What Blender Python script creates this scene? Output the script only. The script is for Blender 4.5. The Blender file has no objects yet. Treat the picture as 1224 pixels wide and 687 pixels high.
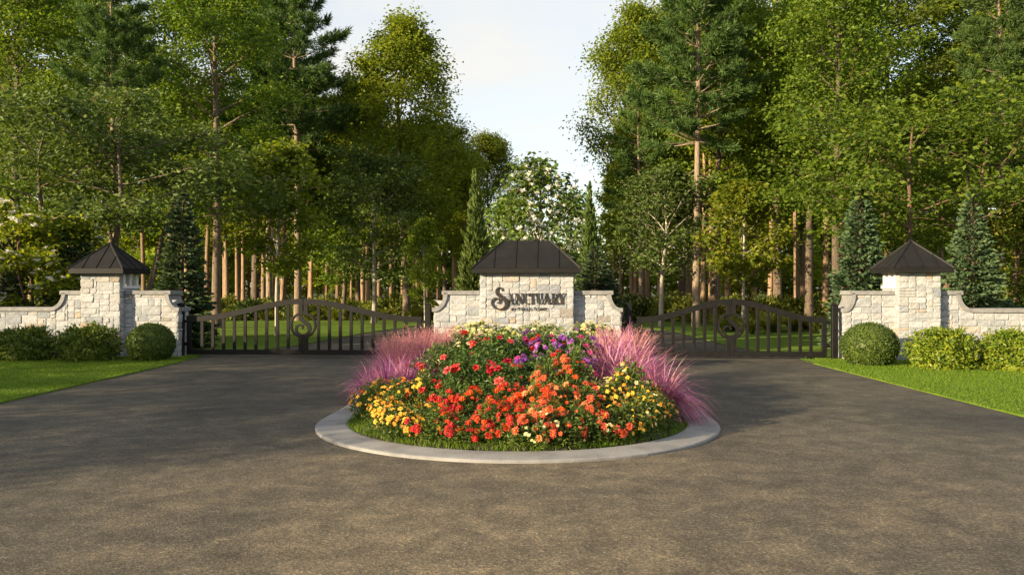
import bpy, bmesh, math, random
import numpy as np
from mathutils import Vector, Matrix

# ------------------------------------------------------------------ camera, sky, sun, exposure
scene = bpy.context.scene
COL = scene.collection
FPX, CX, CY, CAMZ = 1000.0, 612.0, 343.5, 1.76
cam_d = bpy.data.cameras.new('camera')
cam_d.sensor_width = 36.0
cam_d.lens = FPX / 1224.0 * 36.0
cam_d.clip_start = 0.1
cam_d.clip_end = 3000.0
cam = bpy.data.objects.new('camera', cam_d)
COL.objects.link(cam)
cam.location = (0, 0, CAMZ)
cam.rotation_euler = (math.radians(90), 0, 0)
scene.camera = cam

SUN_AZ, SUN_EL = math.radians(33), math.radians(14)      # azimuth: behind the camera's left shoulder
to_sun = Vector((-math.cos(SUN_AZ) * math.cos(SUN_EL), -math.sin(SUN_AZ) * math.cos(SUN_EL), math.sin(SUN_EL)))
world = bpy.data.worlds.new('World')
scene.world = world
world.use_nodes = True
wn, wl = world.node_tree.nodes, world.node_tree.links
wn.clear()
w_out = wn.new('ShaderNodeOutputWorld')
w_bg = wn.new('ShaderNodeBackground')
w_bg.inputs['Strength'].default_value = 0.115
w_sky = wn.new('ShaderNodeTexSky')
w_sky.sky_type = 'NISHITA'
w_sky.sun_disc = False
w_sky.sun_elevation = SUN_EL
w_sky.sun_rotation = math.atan2(to_sun.x, to_sun.y)
w_sky.air_density = 1.0
w_sky.dust_density = 1.0
w_sky.ozone_density = 1.0
w_tc = wn.new('ShaderNodeTexCoord')
w_map = wn.new('ShaderNodeMapping')
w_map.inputs['Scale'].default_value = (1.0, 1.0, 2.6)
w_noise = wn.new('ShaderNodeTexNoise')
w_noise.inputs['Scale'].default_value = 2.2
w_noise.inputs['Detail'].default_value = 7.0
w_noise.inputs['Roughness'].default_value = 0.55
w_ramp = wn.new('ShaderNodeMapRange')
w_ramp.inputs['From Min'].default_value = 0.36
w_ramp.inputs['From Max'].default_value = 0.62
w_ramp.inputs['To Min'].default_value = 0.35
w_ramp.inputs['To Max'].default_value = 0.92
w_mix = wn.new('ShaderNodeMixRGB')
w_mix.inputs['Color2'].default_value = (3.0, 2.90, 2.72, 1)      # thin high cloud
wl.new(w_tc.outputs['Generated'], w_map.inputs['Vector'])
wl.new(w_map.outputs['Vector'], w_noise.inputs['Vector'])
wl.new(w_noise.outputs['Fac'], w_ramp.inputs['Value'])
wl.new(w_ramp.outputs['Result'], w_mix.inputs['Fac'])
wl.new(w_sky.outputs['Color'], w_mix.inputs['Color1'])
wl.new(w_mix.outputs['Color'], w_bg.inputs['Color'])
wl.new(w_bg.outputs['Background'], w_out.inputs['Surface'])

sun_d = bpy.data.lights.new('sun', 'SUN')
sun_d.energy = 5.0
sun_d.angle = math.radians(0.5)
sun_d.color = (1.0, 0.80, 0.51)
sun = bpy.data.objects.new('sun', sun_d)
COL.objects.link(sun)
sun.location = (-30, -20, 30)
sun.rotation_euler = to_sun.to_track_quat('Z', 'Y').to_euler()

scene.render.engine = 'CYCLES'
scene.view_settings.view_transform = 'Standard'
scene.view_settings.look = 'None'
scene.view_settings.gamma = 1.0
scene.view_settings.use_curve_mapping = False
scene.view_settings.exposure = 1.5
scene.cycles.use_denoising = True
scene.cycles.max_bounces = 6
scene.cycles.diffuse_bounces = 3
scene.cycles.transmission_bounces = 4
scene.cycles.transparent_max_bounces = 4
scene.cycles.sample_clamp_indirect = 6.0

R = math.radians
rs = np.random.default_rng(11)
random.seed(11)


# ------------------------------------------------------------------ helpers: numbers
def at(px, Y):
    """world X of photograph column px at depth Y"""
    return (px - CX) / FPX * Y


def zat(py, Y):
    return CAMZ - (py - CY) / FPX * Y


WA = R(3.0)
WO = 20.7


def W(u, v, z=0.0):
    """wall frame (along, back, up) to world: the wall line is turned three degrees"""
    return Vector((u * math.cos(WA) + v * math.sin(WA), WO - u * math.sin(WA) + v * math.cos(WA), z))


def U(px, v=0.0):
    t = (px - CX) / FPX
    c, s = math.cos(WA), math.sin(WA)
    return (t * (WO + v * c) - v * s) / (c + t * s)


WM = Matrix.Translation((0, WO, 0)) @ Matrix.Rotation(-WA, 4, 'Z')


# ------------------------------------------------------------------ helpers: meshes and objects
class MB:
    def __init__(self):
        self.v, self.f, self.n = [], [], 0

    def add(self, verts, faces, mat=0):
        verts = np.asarray(verts, dtype=np.float32).reshape(-1, 3)
        faces = np.asarray(faces, dtype=np.int32)
        self.v.append(verts)
        self.f.append((faces + self.n, mat))
        self.n += len(verts)

    def faces_list(self, verts, faces, mat=0):
        verts = np.asarray(verts, dtype=np.float32).reshape(-1, 3)
        by = {}
        for f in faces:
            by.setdefault(len(f), []).append(f)
        self.v.append(verts)
        for k, fs in by.items():
            self.f.append((np.asarray(fs, dtype=np.int32) + self.n, mat))
        self.n += len(verts)

    def mesh(self, name, mats, smooth=False):
        me = bpy.data.meshes.new(name)
        V = np.concatenate(self.v)
        me.vertices.add(len(V))
        me.vertices.foreach_set('co', V.ravel())
        nl = sum(f.size for f, _ in self.f)
        npoly = sum(len(f) for f, _ in self.f)
        me.loops.add(nl)
        me.polygons.add(npoly)
        loops = np.concatenate([f.ravel() for f, _ in self.f])
        sizes = np.concatenate([np.full(len(f), f.shape[1], dtype=np.int32) for f, _ in self.f])
        starts = np.concatenate([[0], np.cumsum(sizes)[:-1]]).astype(np.int32)
        midx = np.concatenate([np.full(len(f), m, dtype=np.int32) for f, m in self.f])
        me.loops.foreach_set('vertex_index', loops)
        me.polygons.foreach_set('loop_start', starts)
        me.polygons.foreach_set('material_index', midx)
        me.polygons.foreach_set('use_smooth', np.full(npoly, bool(smooth), dtype=bool))
        for m in (mats if isinstance(mats, (list, tuple)) else [mats]):
            me.materials.append(m)
        me.update(calc_edges=True)
        me.validate()
        return me


def link(name, data, parent=None, loc=None, rot=None, scale=None):
    o = bpy.data.objects.new(name, data)
    COL.objects.link(o)
    if parent is not None:
        o.parent = parent
    if loc is not None:
        o.location = loc
    if rot is not None:
        o.rotation_euler = rot
    if scale is not None:
        o.scale = scale
    return o


def tag(o, label, cat, group=None, kind=None):
    o['label'] = label
    o['category'] = cat
    if group:
        o['group'] = group
    if kind:
        o['kind'] = kind
    return o


def struct(o, label=None, kind='structure'):
    o['kind'] = kind
    if label:
        o['label'] = label
    return o


def thing(name, label, cat, loc=(0, 0, 0), rz=0.0, group=None, scale=None):
    o = link(name, None, None, loc, (0, 0, rz), scale)
    return tag(o, label, cat, group)


def box_geo(x0, x1, y0, y1, z0, z1):
    v = [(x0, y0, z0), (x1, y0, z0), (x1, y1, z0), (x0, y1, z0), (x0, y0, z1), (x1, y0, z1), (x1, y1, z1), (x0, y1, z1)]
    f = [(3, 2, 1, 0), (4, 5, 6, 7), (0, 1, 5, 4), (1, 2, 6, 5), (2, 3, 7, 6), (3, 0, 4, 7)]
    return v, f


def bevel_box(name, mat, x0, x1, y0, y1, z0, z1, b=0.008, parent=None, seg=1):
    bm = bmesh.new()
    v, f = box_geo(x0, x1, y0, y1, z0, z1)
    vs = [bm.verts.new(p) for p in v]
    for q in f:
        bm.faces.new([vs[i] for i in q])
    if b:
        bmesh.ops.bevel(bm, geom=bm.edges[:], offset=b, segments=seg, affect='EDGES', profile=0.5)
    me = bpy.data.meshes.new(name)
    bm.to_mesh(me)
    bm.free()
    me.materials.append(mat)
    return link(name, me, parent)


def prism(poly, d0, d1, axis='y'):
    """2-D polygon (a, z) pushed along y from d0 to d1"""
    n = len(poly)
    v = [(a, d0, z) for a, z in poly] + [(a, d1, z) for a, z in poly]
    f = [tuple(range(n)), tuple(reversed(range(n, 2 * n)))]
    for i in range(n):
        j = (i + 1) % n
        f.append((j, i, i + n, j + n))
    return v, f


def ribbon(pts, widths, d0, d1):
    """a stroke of varying width in the (a, z) plane, pushed along y"""
    pts = [Vector(p) for p in pts]
    n = len(pts)
    if not hasattr(widths, '__len__'):
        widths = [widths] * n
    L, Rr = [], []
    for i in range(n):
        t = (pts[min(i + 1, n - 1)] - pts[max(i - 1, 0)])
        t.normalize()
        nrm = Vector((-t.y, t.x))
        L.append(pts[i] + nrm * widths[i] * .5)
        Rr.append(pts[i] - nrm * widths[i] * .5)
    v, f = [], []
    for i in range(n):
        v += [(Rr[i].x, d0, Rr[i].y), (L[i].x, d0, L[i].y), (Rr[i].x, d1, Rr[i].y), (L[i].x, d1, L[i].y)]
    for i in range(n - 1):
        a, b = 4 * i, 4 * (i + 1)
        f += [(a, b, b + 1, a + 1), (a + 3, b + 3, b + 2, a + 2), (a + 1, b + 1, b + 3, a + 3), (a + 2, b + 2, b, a)]
    f += [(0, 1, 3, 2), (4 * n - 4, 4 * n - 2, 4 * n - 1, 4 * n - 3)]
    return v, f


def fixed(me):
    bm = bmesh.new()
    bm.from_mesh(me)
    bmesh.ops.recalc_face_normals(bm, faces=bm.faces[:])
    bm.to_mesh(me)
    bm.free()
    return me


def simple(name, geos, mat, parent=None, smooth=False, recalc=True):
    mb = MB()
    for v, f in geos:
        mb.faces_list(v, f)
    me = mb.mesh(name, mat, smooth)
    if recalc:
        fixed(me)
    return link(name, me, parent)


def sheet(name, poly, z, mat, thick=0.0, sub=None):
    bm = bmesh.new()
    vs = [bm.verts.new((x, y, z)) for x, y in poly]
    f = bm.faces.new(vs)
    if f.normal.z < 0:
        f.normal_flip()
    f.normal_update()
    if f.normal.z < 0:
        f.normal_flip()
    if thick:
        r = bmesh.ops.extrude_face_region(bm, geom=[f])
        for g in r['geom']:
            if isinstance(g, bmesh.types.BMVert):
                g.co.z -= thick
        bmesh.ops.recalc_face_normals(bm, faces=bm.faces[:])
    bmesh.ops.triangulate(bm, faces=bm.faces[:])
    me = bpy.data.meshes.new(name)
    bm.to_mesh(me)
    bm.free()
    me.materials.append(mat)
    return link(name, me)


# ------------------------------------------------------------------ helpers: materials
def mat_new(name):
    m = bpy.data.materials.new(name)
    m.use_nodes = True
    n = m.node_tree.nodes
    n.clear()
    return m, n, m.node_tree.links


def ramp(n, stops):
    r = n.new('ShaderNodeValToRGB')
    e = r.color_ramp.elements
    while len(e) < len(stops):
        e.new(0.5)
    for i, (p, c) in enumerate(stops):
        e[i].position = p
        e[i].color = (*c, 1) if len(c) == 3 else c
    return r


def noise(n, l, scale, detail=4, rough=.55, vec=None, dist=0.0):
    t = n.new('ShaderNodeTexNoise')
    t.inputs['Scale'].default_value = scale
    t.inputs['Detail'].default_value = detail
    t.inputs['Roughness'].default_value = rough
    t.inputs['Distortion'].default_value = dist
    if vec is not None:
        l.new(vec, t.inputs['Vector'])
    return t


def mixc(n, l, a, b, fac, mode='MIX'):
    m = n.new('ShaderNodeMixRGB')
    m.blend_type = mode
    for sock, val in (('Color1', a), ('Color2', b), ('Fac', fac)):
        if hasattr(val, 'is_output'):
            l.new(val, m.inputs[sock])
        elif isinstance(val, (tuple, list)):
            m.inputs[sock].default_value = (*val, 1) if len(val) == 3 else val
        else:
            m.inputs[sock].default_value = val
    return m.outputs['Color']


def leaf_mat(name, cols, trans=0.35, rough=0.55, tint=(1.25, 1.2, 0.5), spec=0.25, obj_var=0.25):
    """cols: dark, mid, light leaf colours spread at random over the single leaves"""
    m, n, l = mat_new(name)
    out = n.new('ShaderNodeOutputMaterial')
    geo = n.new('ShaderNodeNewGeometry')
    oi = n.new('ShaderNodeObjectInfo')
    r = ramp(n, [(i / (len(cols) - 1), c) for i, c in enumerate(cols)])
    l.new(geo.outputs['Random Per Island'], r.inputs['Fac'])
    hs = n.new('ShaderNodeHueSaturation')
    mr = n.new('ShaderNodeMapRange')
    mr.inputs['To Min'].default_value = 1 - obj_var
    mr.inputs['To Max'].default_value = 1 + obj_var
    l.new(oi.outputs['Random'], mr.inputs['Value'])
    l.new(mr.outputs['Result'], hs.inputs['Value'])
    mh = n.new('ShaderNodeMapRange')
    mh.inputs['To Min'].default_value = 0.5 - 0.010 * obj_var / .25
    mh.inputs['To Max'].default_value = 0.5 + 0.012 * obj_var / .25
    mm = n.new('ShaderNodeMath')
    mm.operation = 'FRACT'
    mm2 = n.new('ShaderNodeMath')
    mm2.operation = 'MULTIPLY'
    mm2.inputs[1].default_value = 7.31
    l.new(oi.outputs['Random'], mm2.inputs[0])
    l.new(mm2.outputs[0], mm.inputs[0])
    l.new(mm.outputs[0], mh.inputs['Value'])
    l.new(mh.outputs['Result'], hs.inputs['Hue'])
    l.new(r.outputs['Color'], hs.inputs['Color'])
    p = n.new('ShaderNodeBsdfPrincipled')
    p.inputs['Roughness'].default_value = rough
    p.inputs['Specular IOR Level'].default_value = spec
    l.new(hs.outputs['Color'], p.inputs['Base Color'])
    t = n.new('ShaderNodeBsdfTranslucent')
    tc = mixc(n, l, hs.outputs['Color'], tint, 1.0, 'MULTIPLY')
    l.new(tc, t.inputs['Color'])
    mx = n.new('ShaderNodeMixShader')
    mx.inputs['Fac'].default_value = trans
    l.new(p.outputs['BSDF'], mx.inputs[1])
    l.new(t.outputs['BSDF'], mx.inputs[2])
    l.new(mx.outputs['Shader'], out.inputs['Surface'])
    return m


def surf_mat(name, cols, scale=5.0, rough=0.7, bump=0.0, bscale=40.0, metallic=0.0, spec=0.4, obj_var=0.0, stretch=None, detail=6, obj_cols=None):
    m, n, l = mat_new(name)
    out = n.new('ShaderNodeOutputMaterial')
    p = n.new('ShaderNodeBsdfPrincipled')
    p.inputs['Roughness'].default_value = rough
    p.inputs['Metallic'].default_value = metallic
    p.inputs['Specular IOR Level'].default_value = spec
    tc = n.new('ShaderNodeTexCoord')
    vec = tc.outputs['Object']
    if stretch:
        mp = n.new('ShaderNodeMapping')
        mp.inputs['Scale'].default_value = stretch
        l.new(vec, mp.inputs['Vector'])
        vec = mp.outputs['Vector']
    t = noise(n, l, scale, detail, .6, vec)
    r = ramp(n, [(0.28 + 0.44 * i / max(1, len(cols) - 1), c) for i, c in enumerate(cols)])
    l.new(t.outputs['Fac'], r.inputs['Fac'])
    col = r.outputs['Color']
    if obj_cols:
        oi = n.new('ShaderNodeObjectInfo')
        r2 = ramp(n, obj_cols)
        l.new(oi.outputs['Random'], r2.inputs['Fac'])
        col = mixc(n, l, col, r2.outputs['Color'], 1.0, 'MULTIPLY')
    elif obj_var:
        oi = n.new('ShaderNodeObjectInfo')
        mr = n.new('ShaderNodeMapRange')
        mr.inputs['To Min'].default_value = 1 - obj_var
        mr.inputs['To Max'].default_value = 1 + obj_var
        l.new(oi.outputs['Random'], mr.inputs['Value'])
        hs = n.new('ShaderNodeHueSaturation')
        l.new(mr.outputs['Result'], hs.inputs['Value'])
        l.new(col, hs.inputs['Color'])
        col = hs.outputs['Color']
    l.new(col, p.inputs['Base Color'])
    if bump:
        b = noise(n, l, bscale, 5, .6, vec)
        bn = n.new('ShaderNodeBump')
        bn.inputs['Strength'].default_value = bump
        bn.inputs['Distance'].default_value = 0.02
        l.new(b.outputs['Fac'], bn.inputs['Height'])
        l.new(bn.outputs['Normal'], p.inputs['Normal'])
    l.new(p.outputs['BSDF'], out.inputs['Surface'])
    return m


M = {}
M['maple'] = leaf_mat('maple_leaves', [(0.057, 0.104, 0.012), (0.107, 0.166, 0.014), (0.182, 0.231, 0.019)], .46)
M['maple_dark'] = leaf_mat('dark_tree_leaves', [(.036, .062, .014), (.060, .096, .018), (.098, .135, .025)], .34)
M['maple_light'] = leaf_mat('light_tree_leaves', [(.085, .135, .012), (.150, .200, .015), (.240, .262, .020)], .52)
M['autumn'] = leaf_mat('yellowing_leaves', [(.06, .10, .012), (.11, .135, .016), (.20, .165, .02)], .42)
M['wood_far'] = leaf_mat('far_wood_leaves', [(0.094, 0.149, 0.013), (0.165, 0.220, 0.017), (0.275, 0.292, 0.022)], .52)
M['pine'] = leaf_mat('pine_needles', [(0.042, 0.087, 0.020), (0.067, 0.126, 0.028), (0.101, 0.165, 0.039)], .25)
M['spruce'] = leaf_mat('spruce_needles', [(0.041, 0.076, 0.038), (0.065, 0.108, 0.049), (0.101, 0.146, 0.062)], .18)
M['thuja'] = leaf_mat('cypress_sprays', [(0.056, 0.094, 0.022), (0.088, 0.131, 0.027), (0.131, 0.175, 0.037)], .2)
M['magnolia'] = leaf_mat('magnolia_leaves', [(0.052, 0.098, 0.016), (0.092, 0.144, 0.023), (0.149, 0.196, 0.034)], .34, .42)
M['box'] = leaf_mat('box_leaves', [(.030, .062, .010), (.055, .095, .015), (.10, .135, .022)], .25, .45, obj_var=.1)
M['laurel'] = leaf_mat('laurel_leaves', [(.05, .09, .012), (.085, .135, .016), (.15, .18, .024)], .3, .42, obj_var=.1)
M['laurel_gold'] = leaf_mat('golden_shrub_leaves', [(.06, .11, .010), (.12, .175, .014), (.23, .255, .022)], .32, .42, obj_var=.1)
M['under'] = leaf_mat('undergrowth_leaves', [(0.063, 0.098, 0.014), (0.127, 0.161, 0.021), (0.230, 0.230, 0.034)], .4)
M['rose_leaf'] = leaf_mat('rose_leaves', [(0.034, 0.074, 0.016), (0.061, 0.115, 0.024), (0.121, 0.169, 0.041)], .25, .4, obj_var=.1)
M['bed_leaf'] = leaf_mat('bedding_leaves', [(.04, .075, .014), (.075, .12, .022), (.14, .17, .04)], .3, .45, obj_var=.12)
M['grass'] = leaf_mat('lawn_blades', [(.06, .115, .007), (.105, .175, .010), (.165, .225, .016)], .4, .5)
M['purple'] = leaf_mat('purple_grass_blades', [(0.138, 0.035, 0.119), (0.300, 0.081, 0.250), (0.500, 0.175, 0.400), (0.650, 0.350, 0.475)], .35, .5, tint=(1.15, .8, 1.0), obj_var=.12)
M['pink'] = leaf_mat('pink_grass_blades', [(0.317, 0.085, 0.134), (0.512, 0.183, 0.232), (0.683, 0.342, 0.329), (0.756, 0.500, 0.366)], .35, .5, tint=(1.15, .85, .8), obj_var=.12)
for nm, c in dict(red=(.50, .022, .024), rosepink=(.66, .085, .085), orange=(.70, .085, .018), coral=(.72, .13, .06), peach=(.78, .30, .12),
                  yellow=(.74, .46, .05), gold=(.72, .26, .025), violet=(.28, .06, .42), lilac=(.46, .13, .52), magenta=(.60, .06, .26),
                  cream=(.66, .64, .34), white=(.70, .69, .62), crimson=(.42, .012, .03), lime=(.36, .40, .09)).items():
    d = tuple(x * .72 for x in c)
    li = tuple(min(.92, x * 1.12 + .02) for x in c)
    M['f_' + nm] = leaf_mat(nm + '_petals', [d, c, li], .25, .5, tint=(1.0, .95, .9), obj_var=.12)
M['bark'] = surf_mat('grey_bark', [(.05, .036, .026), (.11, .08, .058), (.18, .14, .105)], 5, .9, .8, 14, stretch=(3, 3, .5), obj_var=.25)
M['bark_pine'] = surf_mat('pine_bark', [(.10, .07, .05), (.20, .15, .105), (.30, .235, .175)], 5, .9, .8, 12, stretch=(3, 3, .6), obj_var=.15)
M['bark_warm'] = surf_mat('woodland_bark', [(.09, .055, .034), (.20, .13, .08), (.30, .21, .135)], 5, .9, .7, 12, stretch=(3, 3, .5), obj_var=.3)
M['bark_pale'] = surf_mat('pale_smooth_bark', [(.17, .15, .125), (.28, .25, .21), (.38, .345, .30)], 6, .8, .3, 16, stretch=(2, 2, .6), obj_var=.15)
M['bark_red'] = surf_mat('reddish_bark', [(.06, .036, .026), (.12, .072, .05), (.18, .115, .08)], 6, .9, .5, 14, stretch=(3, 3, .6))
M['stem'] = surf_mat('green_stem', [(.05, .07, .02), (.08, .1, .03)], 8, .7)
M['stone'] = surf_mat('limestone', [(.195, .203, .214), (.32, .332, .35), (.425, .44, .462)], 11, .9, .6, 24, spec=.15,
                      obj_cols=[(0, (1.0, .99, .98)), (.10, (.62, .65, .70)), (.24, (1.02, 1.0, .97)), (.40, (.76, .78, .80)), (.58, (1.12, 1.10, 1.08)),
                                (.72, (.90, .86, .81)), (.88, (1.05, 1.04, 1.04)), (.965, (1.0, .78, .54)), (1, (.52, .52, .54))])
M['mortar'] = surf_mat('mortar', [(.245, .25, .257), (.335, .342, .35)], 14, .95, .3, 60, spec=.1)
M['coping'] = surf_mat('cast_coping', [(.13, .13, .135), (.185, .185, .19), (.24, .24, .24)], 7, .85, .15, 40)
M['white_paint'] = surf_mat('white_column_paint', [(.56, .56, .55), (.66, .66, .645)], 8, .6, .1, 30)
M['roof'] = surf_mat('dark_bronze_roof', [(.0065, .0062, .006), (.0095, .009, .0086), (.013, .0122, .0116)], 3, .6, .05, 6, spec=.2)
M['iron'] = surf_mat('dark_painted_iron', [(.0045, .0043, .0042), (.0070, .0066, .0064), (.010, .0094, .009)], 6, .55, .08, 60, spec=.2)
M['bronze'] = surf_mat('bronze_letters', [(.022, .017, .013), (.042, .033, .025), (.065, .052, .038)], 12, .4, .05, 40, metallic=.35)
M['soil'] = surf_mat('mulch', [(.018, .013, .009), (.035, .025, .017), (.055, .04, .028)], 22, .95, .9, 50)
M['kerb'] = surf_mat('concrete_kerb', [(.14, .138, .139), (.21, .207, .207), (.265, .26, .258)], 2.2, .85, .4, 60)


def ground_mat(name, cols, scale, fine, bump):
    m, n, l = mat_new(name)
    out = n.new('ShaderNodeOutputMaterial')
    p = n.new('ShaderNodeBsdfPrincipled')
    p.inputs['Roughness'].default_value = .9
    p.inputs['Specular IOR Level'].default_value = .2
    tc = n.new('ShaderNodeTexCoord')
    a = noise(n, l, scale, 6, .6, tc.outputs['Object'])
    b = noise(n, l, fine, 3, .7, tc.outputs['Object'])
    f = mixc(n, l, a.outputs['Color'], b.outputs['Color'], .45)
    r = ramp(n, [(0.3 + 0.4 * i / (len(cols) - 1), c) for i, c in enumerate(cols)])
    l.new(f, r.inputs['Fac'])
    l.new(r.outputs['Color'], p.inputs['Base Color'])
    bn = n.new('ShaderNodeBump')
    bn.inputs['Strength'].default_value = bump
    bn.inputs['Distance'].default_value = .03
    l.new(b.outputs['Fac'], bn.inputs['Height'])
    l.new(bn.outputs['Normal'], p.inputs['Normal'])
    l.new(p.outputs['BSDF'], out.inputs['Surface'])
    return m


M['lawn'] = ground_mat('lawn_turf', [(.055, .10, .007), (.09, .15, .010), (.135, .19, .015)], .7, 45, .8)
M['floor'] = ground_mat('forest_floor', [(.03, .03, .012), (.06, .065, .02), (.10, .09, .035)], .35, 9, .8)


def asphalt():
    m, n, l = mat_new('worn_gravelly_asphalt')
    out = n.new('ShaderNodeOutputMaterial')
    p = n.new('ShaderNodeBsdfPrincipled')
    p.inputs['Roughness'].default_value = .8
    p.inputs['Specular IOR Level'].default_value = .25
    tc = n.new('ShaderNodeTexCoord')
    v = tc.outputs['Object']
    big = noise(n, l, .33, 5, .6, v, .6)
    r1 = ramp(n, [(.30, (.046, .043, .037)), (.44, (.070, .062, .049)), (.56, (.098, .084, .062)), (.72, (.130, .110, .081))])
    l.new(big.outputs['Fac'], r1.inputs['Fac'])
    mid = noise(n, l, 2.6, 7, .7, v, .4)
    r2 = ramp(n, [(.30, (.60, .60, .60)), (.5, (1, 1, 1)), (.68, (1.55, 1.5, 1.42))])
    l.new(mid.outputs['Fac'], r2.inputs['Fac'])
    c = mixc(n, l, r1.outputs['Color'], r2.outputs['Color'], 1.0, 'MULTIPLY')
    fine = noise(n, l, 38, 4, .75, v)
    r3 = ramp(n, [(.30, (.35, .35, .36)), (.48, (.9, .9, .9)), (.62, (1.6, 1.54, 1.44)), (.72, (2.2, 2.1, 1.9))])
    l.new(fine.outputs['Fac'], r3.inputs['Fac'])
    c = mixc(n, l, c, r3.outputs['Color'], .62, 'MULTIPLY')
    vo = n.new('ShaderNodeTexVoronoi')
    vo.inputs['Scale'].default_value = 62
    l.new(v, vo.inputs['Vector'])
    r4 = ramp(n, [(0.0, (.5, .5, .5)), (.55, (.95, .95, .95)), (.82, (1.4, 1.36, 1.28)), (.93, (2.0, 1.9, 1.75))])
    sep = n.new('ShaderNodeSeparateColor')
    l.new(vo.outputs['Color'], sep.inputs['Color'])
    l.new(sep.outputs['Red'], r4.inputs['Fac'])
    c = mixc(n, l, c, r4.outputs['Color'], .55, 'MULTIPLY')
    # warm sunlit middle and cool shaded sides of the forecourt, painted into the colour
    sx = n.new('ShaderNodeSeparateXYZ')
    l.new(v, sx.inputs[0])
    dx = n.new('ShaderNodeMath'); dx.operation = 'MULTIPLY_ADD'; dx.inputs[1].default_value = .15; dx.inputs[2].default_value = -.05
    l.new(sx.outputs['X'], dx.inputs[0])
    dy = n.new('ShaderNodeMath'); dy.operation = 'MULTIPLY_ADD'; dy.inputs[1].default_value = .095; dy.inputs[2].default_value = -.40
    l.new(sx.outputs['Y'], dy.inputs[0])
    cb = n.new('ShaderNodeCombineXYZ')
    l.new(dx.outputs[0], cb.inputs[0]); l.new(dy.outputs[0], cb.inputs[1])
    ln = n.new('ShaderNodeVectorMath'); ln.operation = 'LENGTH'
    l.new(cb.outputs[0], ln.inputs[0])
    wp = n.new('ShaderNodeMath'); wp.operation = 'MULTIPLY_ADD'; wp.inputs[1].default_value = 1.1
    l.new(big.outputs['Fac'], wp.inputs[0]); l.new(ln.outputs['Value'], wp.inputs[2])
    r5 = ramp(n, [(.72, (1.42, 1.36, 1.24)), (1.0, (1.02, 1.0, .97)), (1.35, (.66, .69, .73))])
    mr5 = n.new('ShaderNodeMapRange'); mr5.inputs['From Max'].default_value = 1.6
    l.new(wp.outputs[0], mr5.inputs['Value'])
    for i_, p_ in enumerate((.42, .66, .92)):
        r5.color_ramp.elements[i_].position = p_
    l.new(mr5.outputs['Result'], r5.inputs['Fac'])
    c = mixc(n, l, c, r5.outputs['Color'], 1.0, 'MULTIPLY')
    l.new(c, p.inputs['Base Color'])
    h = mixc(n, l, fine.outputs['Color'], vo.outputs['Distance'], .4)
    bn = n.new('ShaderNodeBump')
    bn.inputs['Strength'].default_value = .55
    bn.inputs['Distance'].default_value = .012
    l.new(h, bn.inputs['Height'])
    l.new(bn.outputs['Normal'], p.inputs['Normal'])
    l.new(p.outputs['BSDF'], out.inputs['Surface'])
    return m


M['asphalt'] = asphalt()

# ------------------------------------------------------------------ the setting: ground, drive, lawns, island
g = sheet('ground', [(-900, -300), (900, -300), (900, 1500), (-900, 1500)], -0.03, M['floor'])
struct(g, 'forest floor of leaf litter under the trees')

XL, XR = -7.77, 6.95
drive = [(XL - 3, -14), (XR + 3, -14), (XR + .6, -4), (XR, 4), (XR, 19.3), (7.25, 20.1), (7.5, 20.6), (7.3, 21.6), (6.75, 22.8), (6.5, 26), (6.5, 33.5),
         (5.7, 36), (4.4, 39), (3.4, 43), (3.2, 75), (-3.2, 75), (-3.4, 46), (-4.0, 40), (-4.6, 37), (-5.5, 33), (-6.0, 29.5), (-6.4, 26), (-7.0, 23.4),
         (-8.0, 22), (-8.15, 21.2), (-8.0, 20.4), (XL, 19.4), (XL, 4), (XL - .6, -4)]
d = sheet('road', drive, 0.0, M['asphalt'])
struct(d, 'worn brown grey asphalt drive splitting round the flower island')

lawn_l = [(-30, -10), (XL - .6, -4), (XL, 4), (XL, 19.4), (-8.0, 20.4), (-8.15, 21.2), (-8.0, 22), (-7.0, 23.4), (-6.4, 26), (-6.0, 29.5), (-5.5, 33),
          (-4.6, 37), (-4.0, 40), (-3.4, 46), (-8, 45), (-16, 43), (-45, 44), (-45, -10)]
lawn_r = [(30, -10), (XR + .6, -4), (XR, 4), (XR, 19.3), (7.25, 20.1), (7.5, 20.6), (7.3, 21.6), (6.75, 22.8), (6.5, 26), (6.5, 33.5), (5.7, 36), (4.4, 39),
          (3.4, 43), (9, 42), (16, 38), (45, 38), (45, -10)]
struct(sheet('lawn', lawn_l, .025, M['lawn'], .05), 'mown lawn on the left of the drive')
struct(sheet('lawn', lawn_r, .025, M['lawn'], .05), 'mown lawn on the right of the drive')

ISC = (0.07, 10.95)
ISR = 2.58


def island_outline(inset=0.0, n=40):
    r = ISR - inset
    pts = []
    for i in range(n + 1):
        a = math.pi + math.pi * i / n
        pts.append((ISC[0] + r * math.cos(a), ISC[1] + r * math.sin(a)))
    pts.append((2.68 - inset, 20.25))
    pts.append((2.68 - inset, 23.2 - inset))
    pts.append((-1.93 + inset, 23.4 - inset))
    pts.append((-1.93 + inset, 20.55))
    return pts


def make_kerb():
    rings = [(0.0, -0.02), (0.0, .022), (.012, .032), (.04, .036), (.36, .048), (.395, .046), (.405, .036), (.405, .0)]
    mb = MB()
    V, F = [], []
    n = len(island_outline())
    for ins, z in rings:
        V += [(x, y, z) for x, y in island_outline(ins)]
    for k in range(len(rings) - 1):
        for i in range(n):
            j = (i + 1) % n
            F.append((k * n + i, k * n + j, (k + 1) * n + j, (k + 1) * n + i))
    mb.faces_list(V, F)
    o = link('kerb', fixed(mb.mesh('kerb', M['kerb'], False)))
    struct(o, 'pale concrete kerb running round the flower island')


make_kerb()


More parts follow.
